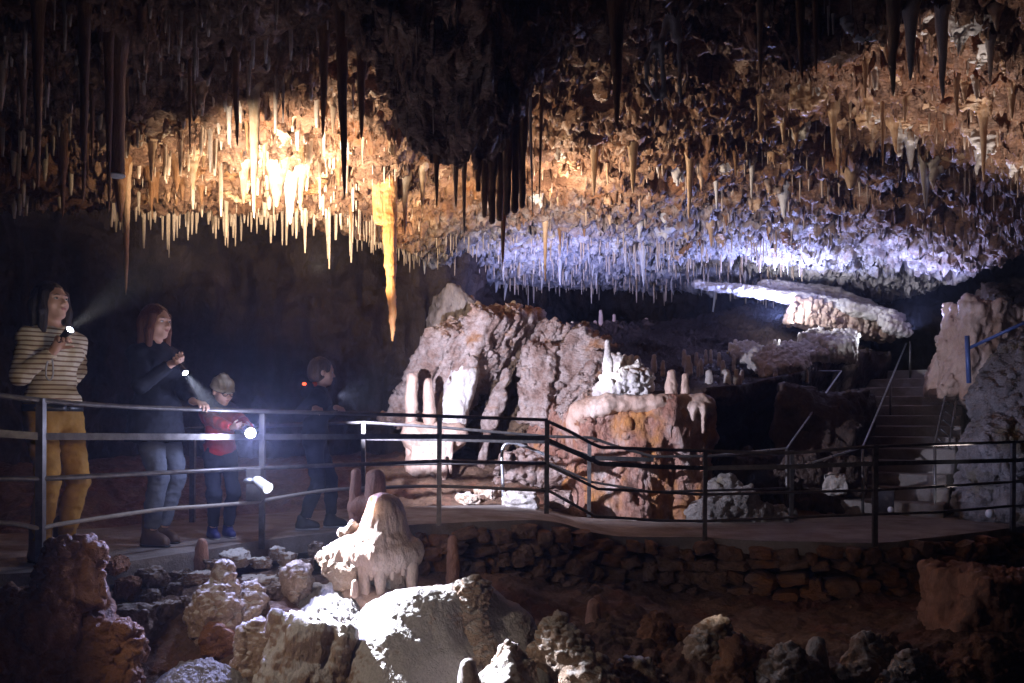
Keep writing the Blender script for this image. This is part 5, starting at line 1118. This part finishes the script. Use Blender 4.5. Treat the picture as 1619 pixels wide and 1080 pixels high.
# -- boy in red
D = 6.45; b = P(348, 662+.9*F_PX/D, D); yaw = math.radians(-52)
lens3 = P(396, 685, 6.02); ax3 = unit(np.array([.50, -1.0, -.22]))
def ex3(root, J):
    Hd, k, Rh = J['Hd'], J['k'], J['Rh']
    g = Field(J['hc']-.16, J['hc']+.2, .0065); g.ell(Hd(-.012, 0, .052), (.112*k, .096*k, .098*k), Rh, .02); g.ell(Hd(-.02, 0, .15), (.03*k, .03*k, .02*k), Rh, .03)
    g.plane(-J['hU']+.12*J['hF'], Hd(0, 0, .030), .01); V, F = g.mesh(); V = displace(V, F, lambda v, n: .004*np.sin((v[:, 0]+v[:, 1])*160)+.004*perlin(v*20, 1)); ht = obj('knit_hat', V, F, M['knit'], root)
    a = Acc(); th = np.linspace(0, 2*np.pi, 40); tube(a, [Hd(.104*math.cos(t)-.010, .090*math.sin(t), .042-.012*math.cos(t)) for t in th], .012*k, 8, .024*k); accobj('hat_cuff', a, M['knit'], ht)
    a = Acc()
    for sg in (1, -1): tube(a, [Hd(.100+.006*math.cos(t)*0, sg*.036+.024*math.cos(t), .004+.018*math.sin(t)) for t in th], .0032, 6)
    tube(a, [Hd(.104, -.012, .008), Hd(.104, .012, .008)], .003, 6)
    for sg in (1, -1): tube(a, [Hd(.098, sg*.06, .010), Hd(0, sg*.082, .012)], .003, 6)
    accobj('glasses', a, M['black'], root)
    g = Field(J['neck']-.22, J['neck']+.18, .008); W = J['W']
    for l in np.linspace(-1, 1, 9): g.cone(W(.07*math.cos(l*2.6)-.02, .10*math.sin(l*2.6), 1.43), W(.06*math.cos(l*2.6)-.03, .09*math.sin(l*2.6), 1.47), .035, .03, .03)
    g.cone(W(-.02, -.13, 1.37), W(-.02, .13, 1.37), .06, .06, .05); V, F = g.mesh(); V = displace(V, F, lambda v, n: .007*fbm(v*16, 2, 2)); obj('hood', V, F, M['navy'], root)
person(b, yaw, 1.17, lens3-ax3*.11+np.array([-.05, .0, -.01]), lens3-ax3*.13+np.array([.04, .03, -.03]), (unit(np.array([.75, -.55, .1])), np.array([.5, .5, .3]), .9, 1), (unit(np.array([.1, -.9, .1])), np.array([-.8, 0, .3]), .9, -1), [(.03, -.09), (0, .09)],
       'boy with glasses in a cream knitted hat and red jacket, pointing a torch', ('jacket', 'puffy'), 'darkcloth', ('shoe', 'shoe', 'sole'), None, woman=False, head_yaw=math.radians(14), head_pitch=math.radians(-16), hs=1.22, er=(-.3, -.9, -.5), el=(-.3, .9, -.5), extra=ex3)
torch(lens3, ax3, .17, .022, .037, 'bright torch held by the boy in red, shining toward the camera')
# -- child leaning on the rail
D = 6.98; b = P(497, 662+.9*F_PX/D, D); yaw = math.radians(6)
def ex4(root, J):
    W = J['W']; g = Field(J['neck']-.25, J['neck']+.22, .008)
    for l in np.linspace(-1, 1, 9): g.cone(W(-.09-.05*math.cos(l*1.5), .13*math.sin(l*1.5), 1.40), W(-.10-.03*math.cos(l*1.5), .11*math.sin(l*1.5), 1.45), .045, .035, .03)
    V, F = g.mesh(); V = displace(V, F, lambda v, n: .008*fbm(v*15, 2, 2)); hd = obj('hood', V, F, M['navy'], root)
    g = Field(J['neck']-.25, J['neck']+.22, .007); g.cone(W(-.12, -.11, 1.455), W(-.05, -.09, 1.475), .022, .020, .02); g.cone(W(-.16, -.08, 1.44), W(-.12, -.11, 1.455), .016, .022, .02); V, F = g.mesh(); obj('hood_lining', V, F, M['redtrim'], hd)
    q = P(481, 607, 6.84); g = Field(q-.04, q+.04, .004); g.ell(q, (.017, .013, .013)); V, F = g.mesh(); obj('clip_light', V, F, M['redlight'], root)
rl = lambda px, py: P(px, py, dd(px))
person(b, yaw, 1.36, rl(506, 651)+np.array([-.05, .07, .03]), rl(541, 650)+np.array([-.06, .07, .03]), (np.array([.55, -.75, -.1]), np.array([0, 0, -1.]), .6, -1), (np.array([.6, -.7, -.1]), np.array([0, 0, -1.]), .6, 1), [(-.10, -.08), (.16, .10)],
       'child with brown hair in a dark hooded jacket, seen from behind leaning on the rail', ('jacket', 'navy', 1), 'darkcloth', ('shoe', 'black', 'sole'), ('hair_brown', 'short'), woman=False, lean=.12, head_yaw=math.radians(18), head_pitch=math.radians(-4), hs=1.15, er=(-.3, -.6, -.6), el=(-.1, .6, -.7), extra=ex4)
# ================================================================== camera and light
cam = bpy.data.cameras.new('camera'); co = bpy.data.objects.new('camera', cam); COL.objects.link(co)
co.location = (0, 0, CZ); co.rotation_euler = (math.radians(90), 0, 0)
cam.sensor_width = 36; cam.lens = 36*F_PX/1619; cam.shift_y = (HY-540)/1619; cam.clip_end = 200
scene.camera = co
w = bpy.data.worlds.new('World'); scene.world = w; w.use_nodes = True
w.node_tree.nodes['Background'].inputs[0].default_value = (.55, .6, 1, 1); w.node_tree.nodes['Background'].inputs[1].default_value = .0018
scene.view_settings.view_transform = 'Standard'; scene.view_settings.look = 'None'; scene.view_settings.exposure = 0
def spot(name, pos, aim, watts, col, size, blend=.5, rad=.03):
    l = bpy.data.lights.new(name, 'SPOT'); l.energy = watts; l.color = col; l.spot_size = math.radians(size); l.spot_blend = blend; l.shadow_soft_size = rad
    o = bpy.data.objects.new(name, l); COL.objects.link(o); o.location = pv(pos)
    d = pv(aim)-pv(pos); o.rotation_euler = d.to_track_quat('-Z', 'Y').to_euler(); return o
def point(name, pos, watts, col, rad=.03):
    l = bpy.data.lights.new(name, 'POINT'); l.energy = watts; l.color = col; l.shadow_soft_size = rad
    o = bpy.data.objects.new(name, l); COL.objects.link(o); o.location = pv(pos); return o
COOL = (.72, .78, 1.0); VIO = (.50, .50, 1.0); WARM = (1, .80, .58)
# hand torches, and an added fill from off frame
spot('torch and fill beam', lens1+ax1*.02, P(510, 222, 9.5), 5200, (1, .90, .78), 26, 1, .02)
spot('torch and fill beam', lens2+ax2*.02, P(655, 1050, 4.7), 3400, (.84, .86, 1.0), 27, .7, .02)
spot('torch and fill beam', lens3+ax3*.02, lens3+ax3, 420, (.42, .46, 1), 95, .8, .025)
point('torch spill', lens3+ax3*.06+np.array([0, 0, .02]), 22, (.6, .66, 1), .03)
point('torch spill', lens1+ax1*.06, .6, COOL, .02)
spot('torch and fill beam', P(-140, 480, 3.3), P(540, 1020, 4.8), 62, (1, .80, .64), 60, .8, .04)  # added warm fill for the foreground, no torch is held there
# cave floodlights inferred from the lit rock, no fittings built, and added warm fills
spot('floodlight and fill warm', P(500, 430, 8.9), P(560, 235, 9.8), 300, (1, .80, .58), 150, .3, .03)
spot('floodlight and fill warm', P(880, 372, 10.5), P(900, 240, 10.6), 170, (1, .78, .58), 170, .3, .03)
spot('floodlight and fill warm', P(300, 370, 8.6), P(320, 240, 9.2), 70, (1, .80, .56), 150, .8, .03)  # added fill to brighten the left end of the roof
spot('floodlight and fill warm', P(700, 420, 10.6), P(700, 300, 11.2), 90, (1, .78, .52), 150, .8, .03)  # added fill so the bright band carries on under the boss
spot('floodlight violet', P(1230, 505, 14.0), P(1230, 420, 13.6), 420, (.36, .43, 1), 168, .5, .05)
spot('floodlight violet', P(1440, 525, 13.4), P(1480, 400, 12.6), 300, (.42, .47, 1), 110, .8, .05)
spot('floodlight violet', P(870, 520, 13.4), P(880, 420, 14.2), 260, (.36, .42, 1), 150, .8, .05)
spot('floodlight right', P(1480, 800, 8.6), P(1590, 170, 7.8), 860, (1, .86, .80), 62, .8, .03)
spot('ledge lamp', P(1235, 492, 13.5), P(1310, 484, 14.3), 90, (.86, .9, 1), 150, .6, .05)
spot('ledge lamp', P(1385, 535, 13.0), P(1300, 560, 13.3), 14, (.80, .85, 1), 120, .6, .05)
spot('floodlight blocks', P(535, 625, 7.6), P(850, 640, 10.6), 1200, (.76, .77, 1.0), 84, .7, .02)
spot('floodlight stalagmite', P(600, 600, 8.0), P(975, 592, 10.0), 1300, (.85, .88, 1.0), 8, .8, .03)
spot('floodlight boulder', P(1180, 760, 8.6), P(1600, 620, 9.6), 130, (.56, .6, 1.0), 60, .7, .05)
spot('lamp and fill beam', LAMP, LAMP+LAMPDIR, 20, (1, .86, .84), 80, .7, .02)
spot('lamp and fill beam', LAMP+np.array([-.02, -.05, .02]), P(300, 1040, 4.7), 22, (.62, .62, 1), 45, .7, .02)  # added violet fill for the left gravel, off the fitting's own axis
# added warm fills without any lamp: stone wall, visitors, corner coral
spot('fill light', P(560, 800, 5.3), P(900, 890, 7.4), 34, (1, .72, .5), 75, .9, .1)
spot('fill light', P(1080, 930, 5.4), P(1350, 900, 7.6), 13, (1, .74, .56), 80, .9, .1)
spot('fill light', P(520, 560, 3.0), P(230, 615, 5.9), 58, (1, .80, .60), 50, .9, .1)
spot('fill light', P(380, 640, 2.4), P(100, 900, 4.6), 4, (1, .66, .36), 60, .9, .1)
# thin mist in the cave air
hz = bpy.data.meshes.new('haze'); a = Acc(); V = np.array([(x, y, z_) for x in (-16, 20) for y in (-1.5, 26) for z_ in (-3.2, 8.6)], float)
a.add(V, [[0, 1, 3, 2], [4, 6, 7, 5], [0, 4, 5, 1], [2, 3, 7, 6], [0, 2, 6, 4], [1, 5, 7, 3]])
m = bpy.data.materials.new('cave mist'); m.use_nodes = True; nt = m.node_tree; nt.nodes.remove(nt.nodes['Principled BSDF'])
vol = nt.nodes.new('ShaderNodeVolumePrincipled'); vol.inputs['Color'].default_value = (.8, .85, 1, 1); vol.inputs['Density'].default_value = .0026; vol.inputs['Anisotropy'].default_value = .6
nt.links.new(vol.outputs[0], nt.nodes['Material Output'].inputs['Volume'])
ho = accobj('haze', a, m); tag(ho, 'thin mist in the cave air', 'haze', kind='stuff')

cy = scene.cycles
cy.max_bounces = 3; cy.diffuse_bounces = 2; cy.glossy_bounces = 1; cy.transmission_bounces = 2; cy.volume_bounces = 0; cy.transparent_max_bounces = 4
cy.use_adaptive_sampling = True; cy.adaptive_threshold = .03; cy.caustics_reflective = False; cy.caustics_refractive = False
cy.use_denoising = True; cy.sample_clamp_indirect = 4
